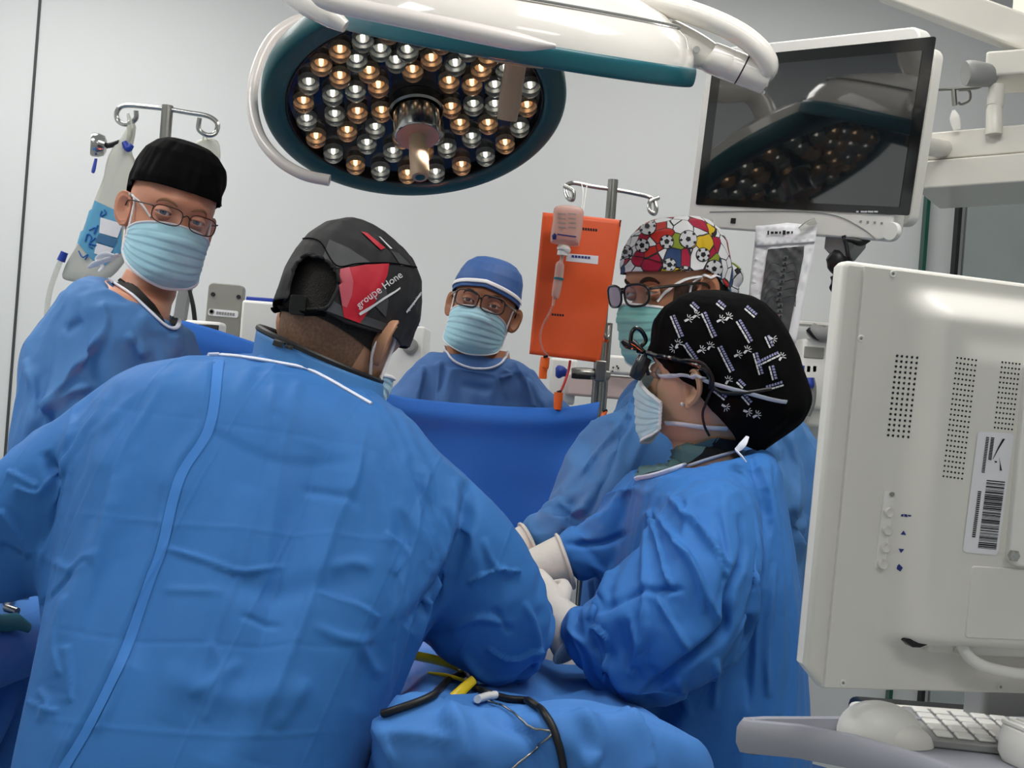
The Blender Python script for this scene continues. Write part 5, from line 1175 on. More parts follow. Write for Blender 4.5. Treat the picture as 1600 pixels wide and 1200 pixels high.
# orange pouch
MP, PW, PH = frame_px((848, 332, 2.57), (971, 344, 2.57), (826, 552, 2.56))
t = thing('document_pouch', 'bright orange paper pouch hanging on the drip stand', 'pouch', MP @ Vector((PW / 2, PH, 0)))
rows = []; pxl = lambda a, b, z=0: local_px(MP, a, b, z)
cor = [pxl(848, 332), pxl(971, 344), pxl(937, 567), pxl(827, 553)]
for j in range(31):
    v = j / 30; row = []
    for i in range(21):
        u = i / 20; x = (cor[0][0] * (1 - u) + cor[1][0] * u) * (1 - v) + (cor[3][0] * (1 - u) + cor[2][0] * u) * v; y = (cor[0][1] * (1 - u) + cor[1][1] * u) * (1 - v) + (cor[3][1] * (1 - u) + cor[2][1] * u) * v
        row.append(Vector((x, y, .006 * math.sin(math.pi * u) + .004 * noise.noise(Vector((u * 2.5, v * 4, 1))) + .003 * math.sin(v * 6))))
    rows.append(row)
pc = MB(MP).loft(rows, cap=False, open_ring=True).build('envelope', 'orange_pouch', t, auto=0, solid=.003); T_p = bvh(pc)
decal('printed_mark', [[(910 + k * 4, 355.5 + k * .4), (913 + k * 4, 356 + k * .4), (913 + k * 4, 360 + k * .4), (910 + k * 4, 359.5 + k * .4)] for k in range(6)] + [[(862 + k * 4, 489.5 + k * .3), (865 + k * 4, 490 + k * .3), (865 + k * 4, 493.5 + k * .3), (862 + k * 4, 493 + k * .3)] for k in range(5)] + [[(968, 344), (971, 344), (970, 357), (967, 357)]], T_p, 'ink_black', t, .001)
decal('paper_slip', [[(886, 396), (935, 400), (934, 413), (884, 408)]], T_p, 'paper_white', t, .001)
decal('slip_print', [[(893 + k * 5, 399 + k * .4), (897 + k * 5, 399 + k * .4), (897 + k * 5, 403 + k * .4), (893 + k * 5, 402.5 + k * .4)] for k in range(6)], T_p, 'ink_blue', t, .0022)
px_tube('hanging_cord', [(909, 288, 2.62, .0012), (911, 300, 2.60, .0012), (909, 325, 2.58, .0012), (905, 338, 2.575, .0012)], 'white_plastic', t)
px_tube('hanging_cord', [(917, 290, 2.62, .0012), (914, 310, 2.60, .0012), (910, 338, 2.575, .0012)], 'white_plastic', t)
# infusion bottle, drip chamber, line
t = thing('infusion_bottle', 'small clear infusion bottle upside down in front of the orange pouch', 'bottle', P(886, 400, 2.5))
mat('bottle_plastic', '#e3c6bd', .25, trans=.45, ior=1.15, var=.03)
mb = MB(); pillow(mb, sm([(869, 322), (908, 325), (911, 345), (906, 378), (900, 385), (866, 381), (860, 374), (864, 345)], 4), 2.49, .03); bb = mb.build('bottle_body', 'bottle_plastic', t, auto=0); T_b = bvh(bb)
decal('bottle_print', [[(872 + c_ * 16, 333 + r_ * 7), (884 + c_ * 16, 334 + r_ * 7), (884 + c_ * 16, 336.5 + r_ * 7), (872 + c_ * 16, 335.5 + r_ * 7)] for r_ in range(4) for c_ in range(2)], T_b, 'grey_plate', t, .001)
decal('bottle_emblem', [[(863, 368), (867, 364), (870, 367), (869, 374), (864, 374)]], T_b, 'ink_blue', t, .0012)
decal('bottle_print', [[(871, 365), (900, 369), (900, 371), (871, 367)]], T_b, 'ink_blue', t, .0012)
px_tube('cap', [(882, 383, 2.49, .012), (881, 388, 2.49, .016), (881, 391, 2.49, .016), (880, 392, 2.49, .013), (879, 399, 2.49, .013)], 'white_plastic', t, k=2)
px_tube('drip_chamber', [(879, 398, 2.49, .004), (877, 408, 2.49, .005), (875, 414, 2.49, .010), (873, 432, 2.49, .0105), (868, 462, 2.49, .0095), (866, 466, 2.49, .004), (864, 478, 2.49, .003)], 'bottle_plastic', t, k=3)
px_tube('chamber_ring', [(873, 434, 2.49, .012), (872.5, 437, 2.49, .012)], 'field_green', t, k=2)
px_tube('infusion_line', [(864, 476, 2.49, .0022), (858, 490, 2.49, .0022), (848, 508, 2.49, .0022), (844, 528, 2.5, .0022), (848, 545, 2.5, .0022), (856, 556, 2.5, .0022)], 'clear_plastic', t)
# orange clips, red wire
for nm, pts, lb in (('drape_clip', [(852, 558, 2.5, .013), (850, 574, 2.5, .014), (849, 574.5, 2.5, .010), (848, 592, 2.5, .0095)], 'orange plastic clip hanging at the lower left corner of the pouch'), ('drape_clip', [(873, 613, 2.49, .013), (872, 625, 2.49, .013), (871, 640, 2.49, .011)], 'orange plastic clip on the top edge of the screen drape'), ('drape_clip', [(945, 643, 2.49, .007), (939, 660, 2.48, .008), (935, 674, 2.47, .006)], 'orange plastic clip hanging on the drape beside the blue sleeve')):
    t = thing(nm, lb, 'clip', P(*pts[-1][:3]), 'orange drape clips'); px_tube('clip_body', pts, 'orange_clip', t, k=2, flat=.5); px_tube('clip_pin', [(pts[0][0] - 3, pts[0][1], 2.488, .003), (pts[0][0] + 4, pts[0][1] - 2, 2.488, .003)], 'black_plastic', t, k=1)
tag(px_tube('wire', [(891, 563, 2.53, .003), (888, 580, 2.53, .003), (882, 598, 2.51, .003), (876, 612, 2.5, .003)], 'red_wire', None), 'thin red wire running down below the orange pouch', 'wire')
# ------------------------------------------------------------------ clothing details
def poly_text(body, c, width, ang, squash=1.0):
    vs, fs = text_mesh(body); w_ = max(v[0] for v in vs) - min(v[0] for v in vs); k = width / w_; a = math.radians(ang)
    out = []
    for x, y, z in vs: X, Y = x * k, -y * k * squash; out.append((c[0] + X * math.cos(a) - Y * math.sin(a), c[1] + X * math.sin(a) + Y * math.cos(a)))
    return out, fs
# surgeon: hair, cap panels, lettering, collar
T = bvh([surg.capo])
def panels(name, shapes, *a):
    for s_ in shapes: decal(name, [s_], *a)
def hair_shell(p, z0, z1, a0, a1, m='hair_dark', off=.0025):
    rows = []
    for j in range(25):
        z = z0 + (z1 - z0) * j / 24; row = []
        for i in range(49):
            a = math.radians(a0 + (a1 - a0) * i / 48); h = head_pt(a, max(z, -.117), p.wide); d = Vector((math.sin(a), -math.cos(a), 0)); row.append(p.H @ (h + d * (off + .0006 * noise.noise(h * 90))))
        rows.append(row)
    return MB().loft(rows, cap=False, open_ring=True).build('hair', m, p.root, auto=0)
hair_shell(surg, .112, -.030, 100, 260)
mat('hair_shaved', '#6d5240', .75, var=.25, vscale=250)
hair_shell(surg, -.028, -.085, 112, 248, 'hair_shaved', .0012)
panels('panel', [[(531, 421), (570, 414), (607, 412), (604, 430), (586, 470), (561, 505), (537, 496), (533, 470), (529, 440)]], T, 'cap_red', surg.capo, .0016)
panels('panel', [[(531, 421), (545, 418), (551, 440), (549, 462), (541, 481), (534, 478), (529, 442)]], T, 'cap_pink', surg.capo, .0021)
panels('panel', [[(564, 363), (573, 365), (601, 388), (594, 391)], [(436, 420), (442, 409), (451, 402), (444, 416), (436, 432)]], T, 'cap_red', surg.capo, .0018)
panels('panel', [[(590, 371), (593, 372), (611, 390), (608, 390)], [(559, 490), (562, 487), (623, 449), (623, 452), (561, 493)], [(632, 486), (654, 458), (655, 461), (633, 489)]], T, 'print_white', surg.capo, .0030)
panels('panel', [[(521, 420), (505, 402), (515, 375), (545, 388), (578, 410), (535, 418)], [(561, 505), (568, 493), (612, 508), (616, 516), (600, 517)], [(510, 486), (521, 470), (533, 478), (537, 496)], [(610, 392), (622, 396), (640, 414), (626, 416)], [(583, 475), (600, 440), (606, 470), (602, 495)]], T, 'cap_grey', surg.capo, .0012)
decal('lettering', [poly_text('groupe Hone', (589, 453), 84, -36)], T, 'print_white', surg.capo, .0052)
decal('lettering', [poly_text('groupe Hone', (643, 470), 34, -52)], T, 'print_white', surg.capo, .0052)
trim_px('opening_edge', HOLE[:-1] + [(470, 484)], bvh([surg.capo, surg.bodyo]), .0022, 'cap_charcoal', surg.capo, .002)
trim_px('seam', [(455, 398), (470, 375), (500, 378), (525, 415), (560, 412), (607, 411), (640, 416), (654, 419)], T, .0009, 'cap_black', surg.capo, .0012)
Tb = bvh([surg.capo, surg.bodyo])
trim_px('strap', [(428, 481), (450, 484), (480, 490), (510, 490)], Tb, .005, 'cap_black', surg.capo, .004, flat=.4)
p = hit(Tb, 470, 478, .006)
MB().rbox(-.011, -.013, .011, .013, -.004, .004, .004, 4, m4=Matrix.Translation(p) @ Matrix.Rotation(math.radians(90), 4, 'X')).build('buckle', 'black_plastic', surg.capo, bevel=.001)
# lead collar round the surgeon's neck
def collar(L0, R0, d0, t0, L1, R1, d1, t1, name, m, par, n=3):
    rows = []
    for j in range(9):
        f = j / 8; mixp = lambda a, b: tuple(a[k] + (b[k] - a[k]) * f for k in (0, 1)); rows.append(sec(mixp(L0, L1), mixp(R0, R1), d0 + (d1 - d0) * f, t0 + (t1 - t0) * f, 2.1, 60))
    return MB().loft(rows, cap=False).build(name, m, par, auto=0, solid=.006), rows
co, rows = collar((392, 600), (592, 672), 1.485, .07, (408, 512), (596, 596), 1.515, .092, 'lead_collar', 'collar_blue', surg.root)
MB().tube(rows[-1], .0048, n=8, closed=True).build('collar_edge', 'black_rubber', co)
Tc = bvh(co)
decal('strap', [[(437, 512), (449, 516), (444, 545), (428, 540)]], Tc, 'black_rubber', co, .0035)
decal('strap', [[(461, 500), (471, 503), (459, 548), (448, 545)]], Tc, 'cap_charcoal', co, .006)
Tg = bvh([g_surg, co])
trim_px('neck_trim', [(325, 556), (352, 556), (395, 561), (435, 568), (475, 576), (510, 592), (545, 612), (580, 632)], bvh(g_surg), .0042, 'gown_trim', g_surg, .001, flat=.6)
q = []
Ts = bvh(g_surg)
mb = MB(); l_, r_ = [], []
for (x, y), wd in zip(spl([(333, 562), (318, 667), (272, 747), (245, 853), (225, 907), (185, 1020), (138, 1120), (92, 1200), (60, 1260)], 10), [16] * 200):
    a, b = hit(Ts, x, y, .0012), hit(Ts, x + 17, y + 2, .0012)
    if a and b: l_.append(a); r_.append(b)
mb.loft([[a, a.lerp(b, .33), a.lerp(b, .66), b] for a, b in zip(l_, r_)], cap=False, open_ring=True); mb.build('overlap_seam', 'gown_seam', g_surg, auto=0)
# left person
T = bvh([g_left, left.bodyo])
tl = [(150, 426), (172, 440), (205, 462), (235, 490), (258, 510), (272, 514), (279, 506), (276, 492)]
decal('undershirt', [[(150, 428), (160, 420), (180, 428), (215, 452), (240, 478), (252, 497), (257, 508), (235, 489), (205, 461), (172, 439)], [(262, 505), (268, 488), (276, 489), (278, 503), (271, 512)]], T, 'undershirt_black', left.root, .004, 5)
trim_px('neck_trim', tl, T, .0045, 'gown_trim', g_left, .003, flat=.6)
for s0 in ([(186, 398, 2.02, .004), (172, 404, 2.03, .005), (150, 412, 2.04, .006), (138, 418, 2.04, .003)], [(180, 400, 2.02, .004), (165, 398, 2.03, .006), (152, 405, 2.04, .005), (160, 416, 2.04, .004), (154, 424, 2.04, .002)]): px_tube('mask_tie', s0, 'mask_white', left.root, flat=.35)
T = bvh([left.bodyo, left.capo])
trim_px('mask_tie', [(236, 340), (222, 318), (208, 306), (202, 304)], T, .0028, 'mask_white', left.root, .002, flat=.5)
trim_px('mask_tie', [(222, 410), (205, 408), (192, 398), (184, 388), (180, 396)], T, .0034, 'mask_white', left.root, .002, flat=.5)
# person behind the screen
T = bvh([g_anes, anes.bodyo])
trim_px('neck_trim', [(696, 540), (699, 552), (712, 566), (738, 576), (765, 576), (784, 567), (792, 550)], T, .0055, 'gown_trim', g_anes, .003, flat=.6)
T = bvh([anes.capo])
mb = MB(); rws = []
for i in range(49):
    a = math.radians(-92 + 184 * i / 48); r0 = .034 + .004 * math.cos(a) - .012 * abs(math.sin(a)) + .010; row = []
    for j in range(4):
        z = r0 + .010 * j / 3; h = head_pt(a, z, anes.wide); d = Vector((math.sin(a), -math.cos(a), 0)); row.append(anes.H @ (h + d * .0125))
    rws.append(row)
mb.loft(rws, cap=False, open_ring=True); mb.build('cap_band', 'mask_white', anes.capo, auto=0, solid=.001)
# football person: balls, beard, knot
T = bvh([foot.capo]); balls = [(1012, 354), (1042, 378), (1004, 384), (1075, 374), (1098, 398), (1046, 414), (1115, 420), (978, 394), (1070, 426)]
discs = []; spots = []; rings_ = []
for k, (x, y) in enumerate(balls):
    r = 10 if k % 3 else 13; discs.append([(x + r * math.cos(a * math.pi / 8), y + r * math.sin(a * math.pi / 8)) for a in range(16)])
    spots.append([(x + 4.4 * math.cos(a * 2 * math.pi / 5 + k), y + 4.4 * math.sin(a * 2 * math.pi / 5 + k)) for a in range(5)])
    for m_ in range(5):
        a = m_ * 2 * math.pi / 5 + k; c = (x + r * .85 * math.cos(a), y + r * .85 * math.sin(a)); spots.append([(c[0] + 2.6 * math.cos(b * 2 * math.pi / 4 + a), c[1] + 2.6 * math.sin(b * 2 * math.pi / 4 + a)) for b in range(4)])
    rings_.append([(x + (r + 1.3) * math.cos(a * math.pi / 8), y + (r + 1.3) * math.sin(a * math.pi / 8)) for a in range(16)])
decal('ball_outline', rings_, T, 'ink_black', foot.capo, .0008, 5); decal('ball_print', discs, T, 'print_white', foot.capo, .0013, 5); decal('ball_spots', spots, T, 'ink_black', foot.capo, .0019, 5)
trim_px('cap_seam', [(966, 408), (990, 400), (1040, 412), (1080, 424), (1118, 432)], T, .0008, 'ink_black', foot.capo, .001)
for s0 in ([(1122, 432, 2.16, .012), (1136, 424, 2.17, .02), (1150, 432, 2.17, .016), (1142, 444, 2.17, .014), (1124, 438, 2.16, .010)], [(1122, 440, 2.16, .010), (1136, 452, 2.17, .018), (1146, 458, 2.17, .014), (1132, 462, 2.17, .006)]): px_tube('cap_knot', s0, 'cap_football', foot.capo)
Tf = bvh([foot.bodyo, foot.capo])
rows = []
for j in range(17):
    z = .01 - .115 * j / 16; rows.append([foot.H @ (lambda h, d: h + d * .0012)(head_pt(math.radians(a), max(z, -.117), foot.wide), Vector((math.sin(math.radians(a)), -math.cos(math.radians(a)), 0))) for a in np.linspace(68, 88, 13)])
for sgn in (1, -1):
    rows = [[foot.H @ (head_pt(math.radians(sgn * a), max(.012 - .118 * j / 16, -.117), foot.wide) + Vector((math.sin(math.radians(sgn * a)), -math.cos(math.radians(sgn * a)), 0)) * .0012) for a in np.linspace(52 - 10 * j / 16, 84, 15)] for j in range(17)]
    MB().loft(rows, cap=False, open_ring=True).build('beard', 'stubble', foot.root, auto=0)
hair_shell(foot, .02, -.055, 112, 248)
trim_px('mask_tie', [(1028, 472), (1045, 452), (1066, 438), (1090, 432), (1122, 432)], Tf, .0036, 'mask_white', foot.root, .003, flat=.4)
T = bvh([g_foot, foot.bodyo]); trim_px('neck_trim', [(1000, 590), (1020, 600), (1050, 612)], T, .0045, 'gown_trim', g_foot, .003, flat=.6)
# woman: print, ties, loupes, collars, earring
T = bvh([wom.capo]); Tw = bvh([wom.capo, wom.bodyo])
Z6 = lambda a, b: (960 + a / 5, 490 + b / 5)
pr = []; pr2 = []
def strip(x0, y0, x1, y1, w_=3.4):
    L_ = math.hypot(x1 - x0, y1 - y0); ux, uy = (x1 - x0) / L_, (y1 - y0) / L_; nx_, ny_ = -uy, ux
    n = max(4, int(L_ / 4)); 
    for k in range(n):
        a, b = L_ * k / n, L_ * (k + .72) / n
        pr2.append([(x0 + ux * a + nx_ * -2, y0 + uy * a + ny_ * -2), (x0 + ux * b + nx_ * -2, y0 + uy * b + ny_ * -2), (x0 + ux * b - nx_ * (2 + w_ * 1.2), y0 + uy * b - ny_ * (2 + w_ * 1.2)), (x0 + ux * a - nx_ * (2 + w_), y0 + uy * a - ny_ * (2 + w_))])
    m_ = int(L_ / 9) + 1
    for k in range(m_):
        a, b = L_ * k / m_, L_ * (k + .9) / m_; pr.append([(x0 + ux * a, y0 + uy * a), (x0 + ux * b, y0 + uy * b), (x0 + ux * b + nx_ * 2.6, y0 + uy * b + ny_ * 2.6), (x0 + ux * a + nx_ * 2.6, y0 + uy * a + ny_ * 2.6)])
for s_ in ((450, 20, 520, 190), (690, 0, 780, 190), (960, 60, 1060, 230), (545, 240, 640, 370), (815, 260, 915, 460), (1090, 310, 1140, 480), (1120, 400, 1290, 320), (780, 600, 870, 670), (1000, 640, 1060, 710), (1215, 410, 1245, 520), (1180, 180, 1220, 270), (960, 530, 1010, 580), (1190, 590, 1320, 550), (600, -70, 650, -20), (800, -80, 860, -30), (1020, -40, 1100, 30)): strip(*Z6(s_[0], s_[1]), *Z6(s_[2], s_[3]))
def handmark(cx, cy, s_, rot):
    for k, a in enumerate((-70, -35, 0, 35, 75)):
        t_ = math.radians(a + rot); x, y = cx + s_ * 1.0 * math.cos(t_), cy + s_ * 1.0 * math.sin(t_); nx_, ny_ = -math.sin(t_) * .55, math.cos(t_) * .55
        sx_, sy_ = cx + s_ * .35 * math.cos(t_), cy + s_ * .35 * math.sin(t_)
        pr.append([(sx_ - nx_, sy_ - ny_), (x - nx_, y - ny_), (x + nx_, y + ny_), (sx_ + nx_, sy_ + ny_)])
    t_ = math.radians(rot + 180); pr.append([(cx + s_ * .3 * math.cos(t_ + .9), cy + s_ * .3 * math.sin(t_ + .9)), (cx + s_ * .9 * math.cos(t_ + .25), cy + s_ * .9 * math.sin(t_ + .25)), (cx + s_ * .9 * math.cos(t_ - .25), cy + s_ * .9 * math.sin(t_ - .25)), (cx + s_ * .3 * math.cos(t_ - .9), cy + s_ * .3 * math.sin(t_ - .9)), (cx + s_ * .3, cy)])
for x, y, r in ((580, 45, -30), (640, 15, -40), (830, 50, -30), (890, 30, -50), (470, 270, 160), (500, 235, -60), (680, 285, -30), (750, 255, -60), (965, 320, -25), (1035, 285, -50), (890, 520, -60), (660, 430, -60), (870, 725, 30), (1040, 765, 20), (1110, 790, -30), (1300, 340, -60), (1230, 200, 30)): handmark(*Z6(x, y), 7.5, r)
decal('cap_print', pr, T, 'print_white', wom.capo, .0016, 5); decal('cap_print', pr2, T, 'print_lilac', wom.capo, .0016, 5)
trim_px('mask_tie', [Z6(350, 495), Z6(450, 480), Z6(560, 480), Z6(680, 505), Z6(800, 545), Z6(950, 590), Z6(1100, 635), Z6(1250, 675), Z6(1340, 690)], Tw, .0048, 'mask_white', wom.root, .004, flat=.35)
trim_px('mask_tie', [Z6(410, 850), Z6(500, 855), Z6(620, 870), Z6(740, 885), Z6(880, 890)], Tw, .0048, 'mask_white', wom.root, .003, flat=.35)
for s0 in ([(1224, 628, 1.79, .005), (1240, 628, 1.78, .0055), (1258, 636, 1.78, .0075), (1266, 632, 1.78, .006)], [(1228, 626, 1.78, .004), (1228, 616, 1.78, .006), (1226, 610, 1.78, .004)], [(1228, 630, 1.78, .004), (1218, 642, 1.78, .006), (1210, 648, 1.78, .003)], [(1226, 632, 1.78, .003), (1234, 644, 1.78, .004), (1238, 648, 1.78, .002)]): px_tube('mask_tie', s0, 'mask_white', wom.root, flat=.35)
p = hit(Tw, 1068, 630, .004); MB().sphere(p, .0036).build('earring', 'pearl', wom.root)
lp = px_tube('magnifying_loupes', [(996, 549, 1.81, .003), (1006, 550, 1.80, .004), (1020, 553, 1.79, .004)], 'frame_black', wom.root)
trim_px('temple_arm', [(1016, 552), (1035, 556), (1065, 562), (1090, 568), (1106, 578), (1113, 592), (1112, 606)], Tw, .004, 'frame_black', lp, .005)
px_tube('lens_barrel', [(1008, 558, 1.800, .012), (1000, 574, 1.800, .013), (992, 590, 1.805, .011)], 'loupe_smoke', lp, k=3, n=20)
px_tube('frame_front', [(1008, 552, 1.795, .003), (1010, 570, 1.795, .003), (1013, 586, 1.800, .003)], 'frame_black', lp)
px_tube('headlight_bracket', [(1006, 549, 1.795, .003), (996, 540, 1.797, .004), (988, 534, 1.800, .005)], 'frame_black', lp)
MB().tube(spl([P(*q) for q in ((986, 534, 1.800), (987, 520, 1.800), (994, 513, 1.800), (1003, 518, 1.800), (1009, 532, 1.800), (1000, 542, 1.800), (990, 544, 1.800))], 5, closed=True), .0036, n=8, closed=True).build('headlight_ring', 'frame_black', lp)
px_tube('headlight', [(972, 532, 1.805, .004), (980, 538, 1.805, .007), (988, 542, 1.805, .006)], 'black_plastic', lp)
trim_px('headlight_cable', [(1060, 561), (1092, 562), (1112, 578), (1117, 600), (1108, 622), (1100, 640), (1102, 660), (1109, 676)], Tw, .0022, 'black_rubber', lp, .009)
trim_px('headlight_cable', [(1112, 600), (1130, 612), (1170, 612), (1205, 607)], Tw, .003, 'black_rubber', lp, .005)
px_tube('headlight_cable', [(1200, 608, 1.735, .003), (1222, 604, 1.76, .004), (1240, 612, 1.78, .003), (1251, 632, 1.785, .0025), (1250, 650, 1.785, .0025), (1236, 672, 1.78, .0025), (1205, 684, 1.77, .0025), (1180, 680, 1.755, .0025)], 'black_rubber', lp)
px_tube('headlight_cable', [(1238, 610, 1.755, .0025), (1246, 636, 1.76, .0025), (1238, 660, 1.765, .0025), (1215, 680, 1.76, .0025)], 'black_rubber', lp)
T = bvh([g_wom, wom.bodyo])
decal('undershirt', [[(1000, 722), (1030, 708), (1070, 697), (1112, 682), (1125, 680), (1108, 700), (1080, 722), (1040, 738), (996, 748)]], T, 'scrub_teal', wom.root, .006, 5)
decal('hair', [[(1120, 680), (1150, 686), (1200, 690), (1200, 698), (1165, 700), (1140, 704), (1100, 716), (1080, 724), (1108, 698)]], T, 'undershirt_black', wom.root, .006, 5)
trim_px('neck_trim', [(996, 750), (1030, 744), (1070, 730), (1110, 716), (1150, 704), (1180, 698), (1207, 700)], T, .0045, 'gown_trim', g_wom, .004, flat=.6)
px_tube('neck_tie', [(1150, 704, 1.66, .004), (1160, 695, 1.655, .006), (1168, 682, 1.66, .003)], 'gown_trim', g_wom, flat=.35); px_tube('neck_tie', [(1150, 704, 1.66, .004), (1158, 712, 1.65, .005), (1166, 722, 1.648, .003)], 'gown_trim', g_wom, flat=.35)
# ------------------------------------------------------------------ gloves
def glove(pr_, path, hd_, nrm, side, curl=30):
    o = px_tube('glove_cuff', path, 'glove', pr_.root, n=20); q = P(*path[0][:3]); q2 = P(*path[1][:3])
    dv = (q2 - q).normalized(); r_ = path[0][3]
    u = dv.orthogonal().normalized(); v_ = dv.cross(u); MB().tube([q + dv * .004 + u * (r_ * 1.02 * math.cos(k * math.pi / 14)) + v_ * (r_ * 1.02 * math.sin(k * math.pi / 14)) for k in range(28)], .0028, n=8, closed=True).build('cuff_bead', 'glove', o)
    a = P(*path[-1][:3]); hand('gloved_hand', a, Vector(P(*hd_)) - a, nrm, side, 'glove', pr_.root, curl)
glove(wom, [(886, 876, 1.87, .047), (862, 884, 1.868, .043), (835, 893, 1.865, .038), (812, 900, 1.862, .033), (800, 905, 1.86, .029)], (745, 955, 1.84), (0, -.2, 1), 1)
glove(foot, [(830, 852, 1.97, .043), (812, 860, 1.965, .038), (792, 872, 1.96, .032), (780, 880, 1.955, .029)], (735, 930, 1.92), (0, -.2, 1), -1)
glove(wom, [(906, 1006, 1.635, .044), (893, 990, 1.645, .040), (878, 972, 1.66, .034), (866, 958, 1.675, .030)], (815, 912, 1.75), (-.3, -.75, .6), -1, 38)
glove(foot, [(905, 1068, 1.80, .042), (892, 1055, 1.80, .038), (878, 1040, 1.80, .034), (868, 1030, 1.80, .030)], (815, 1000, 1.80), (0, -.3, 1), 1)
a = P(790, 945, 1.78); hand('gloved_hand', a, P(830, 985, 1.85) - a, (0, -.2, 1), -1, 'glove', surg.root, 30)
# ------------------------------------------------------------------ cables and clamps on the drape
def lay(name, pts, r, m, label, cat, off=None, group=None, flat=1.0):
    q = []
    for x, y in spl(pts, 8):
        p = hit(T_main, x, y, off if off is not None else r)
        if p is not None: q.append(p)
    return tag(MB().tube(q, r, n=10, flat=flat).build(name, m, None), label, cat, group)
lay('suction_hose', [(600, 1120), (672, 1092), (700, 1066), (728, 1056), (745, 1080), (790, 1096), (830, 1102), (858, 1130), (873, 1165), (882, 1205)], .0045, 'black_rubber', 'thick black cable looping over the light blue drape', 'cable')
lay('cable', [(756, 1098), (790, 1110), (830, 1135), (862, 1146), (840, 1165), (800, 1198), (780, 1215)], .0014, 'steel', 'thin grey cable crossing the light blue drape', 'cable', off=.004)
def instrument(pts, label, flat=.4):
    t = thing('retractor', label, 'instrument', P(*pts[-1][:3]), 'yellow instruments'); px_tube('blade', pts, 'yellow_plastic', t, flat=flat, k=6)
    q = pts[-1]; px_tube('rivet', [(q[0] - 4, q[1] - 4, q[2] - .006, .0022), (q[0] - 4, q[1] - 4, q[2] - .009, .0022)], 'steel', t, k=1)
instrument([(614, 1019, 1.47, .003), (640, 1023, 1.46, .009), (680, 1031, 1.46, .010), (705, 1040, 1.46, .007), (722, 1049, 1.47, .004)], 'long yellow instrument lying highest among the yellow ones on the drape')
instrument([(668, 1051, 1.44, .002), (695, 1055, 1.44, .0045), (732, 1065, 1.44, .004)], 'thin yellow instrument between the two thicker yellow ones')
instrument([(740, 1062, 1.40, .006), (722, 1078, 1.38, .007), (702, 1097, 1.36, .0075)], 'short yellow instrument pointing down beside the black cable', .5)
lay('connector', [(742, 1102), (755, 1098), (770, 1094)], .005, 'white_plastic', 'small white connector lying on the drape at the black cable', 'connector', off=.008)
# forceps on the instrument table
def onI(x, y, off=.004): return hit(T_inst, x, y, off)
t = None
q = [onI(*p) for p in ((-10, 925), (6, 940), (14, 952))]; q2 = [onI(*p) for p in ((12, 955), (22, 938), (44, 936))]; q3 = [onI(*p) for p in ((10, 954), (18, 957), (26, 960))]
if all(q + q2 + q3):
    t = thing('towel_forceps', 'steel towel forceps lying on the pale drape at the left edge', 'forceps', q[2])
    MB().tube(q, .0035, n=8).build('jaw', 'steel', t); MB().tube(q2, .003, n=8).build('jaw', 'steel', t); MB().tube(q3, .006, n=10).build('hinge', 'steel', t)
q = [onI(*p, .012) for p in ((-20, 985), (0, 985), (20, 982), (34, 988))]
if all(q): tag(MB().tube(q, [.012, .014, .014, .009], n=12, flat=.6).build('rolled_towel', 'field_green', None), 'teal rolled towel on the drape at the left edge below the forceps', 'towel')
# ------------------------------------------------------------------ machines along the back wall
def boxpx(mb, x0, y0, x1, y1, d, depth, lean=0):
    a, b, c_ = P(x0, y0, d), P(x1, y0, d), P(x0, y1, d); w_ = (b - a).length; h_ = (c_ - a).length; c = (P(x0, y0, d) + P(x1, y1, d)) / 2
    mb.box((c.x, c.y + depth / 2, c.z), (w_, depth, h_)); return c
t = thing('anaesthesia_machine', 'grey and white anaesthesia machine behind the left end of the screen drape', 'machine', (P(370, 500, 3.1).x, 3.2, 0))
mb = MB(); MPl, w_, h_ = frame_px((326, 441, 3.05), (381, 446, 3.05), (317, 540, 3.05)); MB(MPl).rbox(0, 0, w_, h_, -.03, 0, .014, 4).build('column_plate', 'grey_plate', t, bevel=.003)
for x, y in ((333, 460), (373, 464)):
    q = local_px(MPl, x, y); MB(MPl @ Matrix.Translation((*q, 0))).lathe([(.006, 0), (.006, .004), (.001, .004)], 12).build('bolt', 'ink_black', t)
q = local_px(MPl, 326, 482); q2 = local_px(MPl, 372, 497); MB(MPl).rbox(q[0], q[1], q2[0], q2[1], 0, .002, .006, 3).build('name_plate', 'paper_white', t)
qa = local_px(MPl, 331, 487); MB(MPl @ Matrix.Translation((*qa, .002))).lathe([(.008, 0), (.008, .001), (.005, .001), (.005, 0)], 16).build('emblem', 'grey_plate', t)
for k in range(7): qa = local_px(MPl, 340 + k * 4.2, 489 + k * .4); MB(MPl).box((qa[0], qa[1], .0025), (.006, .008, .001)).build('lettering', 'grey_plastic', t)
mb = MB(); boxpx(mb, 372, 471, 455, 620, 3.0, .3); mb.build('cabinet', 'white_plastic', t, bevel=.008)
mb = MB(); boxpx(mb, 384, 465, 440, 472, 3.02, .25); mb.build('document_stack', 'blue_plastic', t, bevel=.003)
px_tube('ventilator_arm', [(294, 436, 2.9, .02), (286, 470, 2.9, .02), (278, 520, 2.9, .02)], 'grey_plastic', t, n=4, k=2)
px_tube('hose', [(296, 452, 2.88, .005), (302, 480, 2.88, .006), (306, 515, 2.88, .006)], 'black_rubber', t)
mb = MB(); c = boxpx(mb, 284, 501, 344, 560, 2.85, .06); mb.build('display', 'white_plastic', t, bevel=.01)
mb = MB(); boxpx(mb, 290, 506, 340, 555, 2.848, .006); mb.build('display_glass', 'screen_glass', t, bevel=.002)
base = P(400, 560, 3.1); MB().box((base.x, 3.2, .5), (.5, .4, 1.0)).build('base_cabinet', 'white_plastic', t, bevel=.01)
t = thing('gas_module', 'white box with a round dial beside the red and black cap', 'machine', (P(640, 560, 3.25).x, 3.4, 0))
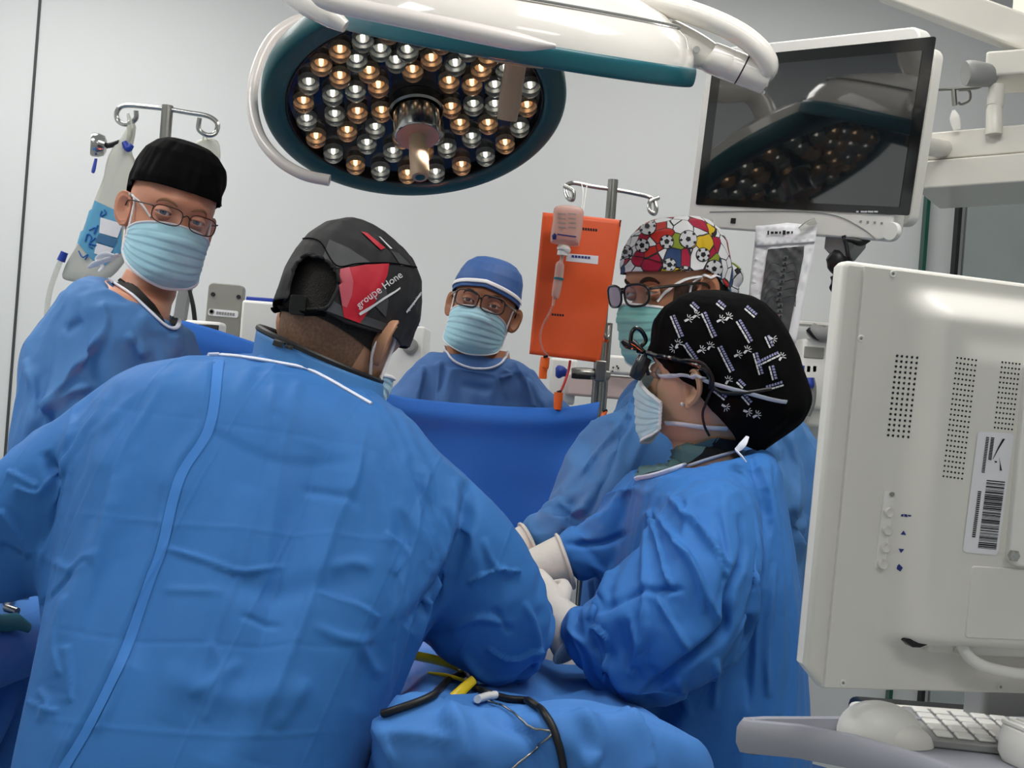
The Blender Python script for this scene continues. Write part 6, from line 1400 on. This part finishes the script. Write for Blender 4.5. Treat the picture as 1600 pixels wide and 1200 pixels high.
mb = MB(); boxpx(mb, 600, 508, 659, 640, 3.25, .25); mb.build('housing', 'white_plastic', t, bevel=.006)
m4 = Matrix.Translation(P(641, 541, 3.245)) @ Matrix.Rotation(math.radians(90), 4, 'X'); MB(m4).lathe([(.024, 0), (.024, .006), (.02, .008), (.001, .008)], 28).build('dial', 'grey_plate', t); MB(m4).lathe([(.014, .008), (.014, .011), (.001, .011)], 20).build('dial_hub', 'grey_plastic', t)
mb = MB(); boxpx(mb, 637, 505, 651, 509, 3.25, .1); mb.build('cap_strip', 'blue_plastic', t)
MB().box((P(640, 560, 3.25).x, 3.4, .55), (.3, .3, 1.1)).build('stand', 'white_plastic', t, bevel=.01)
t = thing('infusion_pump', 'pale infusion pump on the pole below the orange pouch', 'pump', P(960, 640, 3.2)); mat('pump_pink', '#cdb9b4', .5)
mb = MB(); boxpx(mb, 940, 556, 1008, 585, 3.20, .12); mb.build('housing', 'white_plastic', t, bevel=.008)
mb = MB(); boxpx(mb, 884, 586, 1000, 622, 3.22, .12); mb.build('lower_housing', 'pump_pink', t, bevel=.008)
mb = MB(); boxpx(mb, 858, 560, 900, 632, 3.26, .1); mb.build('side_housing', 'white_plastic', t, bevel=.008)
for x, y in ((958, 574), (964, 572), (957, 580), (966, 575)): mb = MB(); boxpx(mb, x - 1, y - 1, x + 1.5, y + 1, 3.197, .004); mb.build('symbol', 'ink_black', t)
MB().tube([P(975, 620, 3.3), (P(975, 620, 3.3).x, 3.3, 0)], .012, n=10).build('stand', 'steel', t)
# supply rack on the wall by the monitor
t = thing('supply_rack', 'cream wall rack with blue-capped dispensers behind the printed black cap', 'rack', P(1262, 660, 3.5))
mb = MB(); boxpx(mb, 1205, 560, 1288, 665, 3.62, .1); mb.build('back_plate', 'offwhite_plastic', t, bevel=.01)
mb = MB(); boxpx(mb, 1252, 530, 1312, 640, 3.6, .12); mb.build('panel', 'white_plastic', t, bevel=.012)
mb = MB(); boxpx(mb, 1257, 542, 1288, 560, 3.597, .01); mb.build('panel_recess', 'grey_plate', t, bevel=.003)
for x in (1246, 1264):
    px_tube('dispenser', [(x - 4, 650, 3.57, .012), (x, 630, 3.57, .020), (x + 1, 606, 3.57, .022), (x + 1, 590, 3.57, .016)], 'grey_plastic', t); px_tube('dispenser_head', [(x + 1, 606, 3.55, .012), (x + 1, 600, 3.55, .016), (x + 1, 590, 3.55, .012)], 'blue_plastic', t)
for k in range(4): mb = MB(); boxpx(mb, 1241 + k * 9.5, 571, 1248 + k * 9.5, 582, 3.6, .02); mb.build('blue_tab', 'blue_plastic', t, bevel=.002)
mb = MB(); boxpx(mb, 1220, 503, 1330, 508, 3.6, .1); mb.build('shelf', 'offwhite_plastic', t, bevel=.002)
px_tube('coiled_hose', [(1266, 512, 3.58, .02), (1276, 520, 3.58, .026), (1290, 522, 3.58, .024), (1300, 514, 3.58, .018)], 'grey_plastic', t); px_tube('coiled_hose', [(1262, 514, 3.57, .008), (1272, 524, 3.57, .010), (1280, 530, 3.57, .006)], 'black_rubber', t)
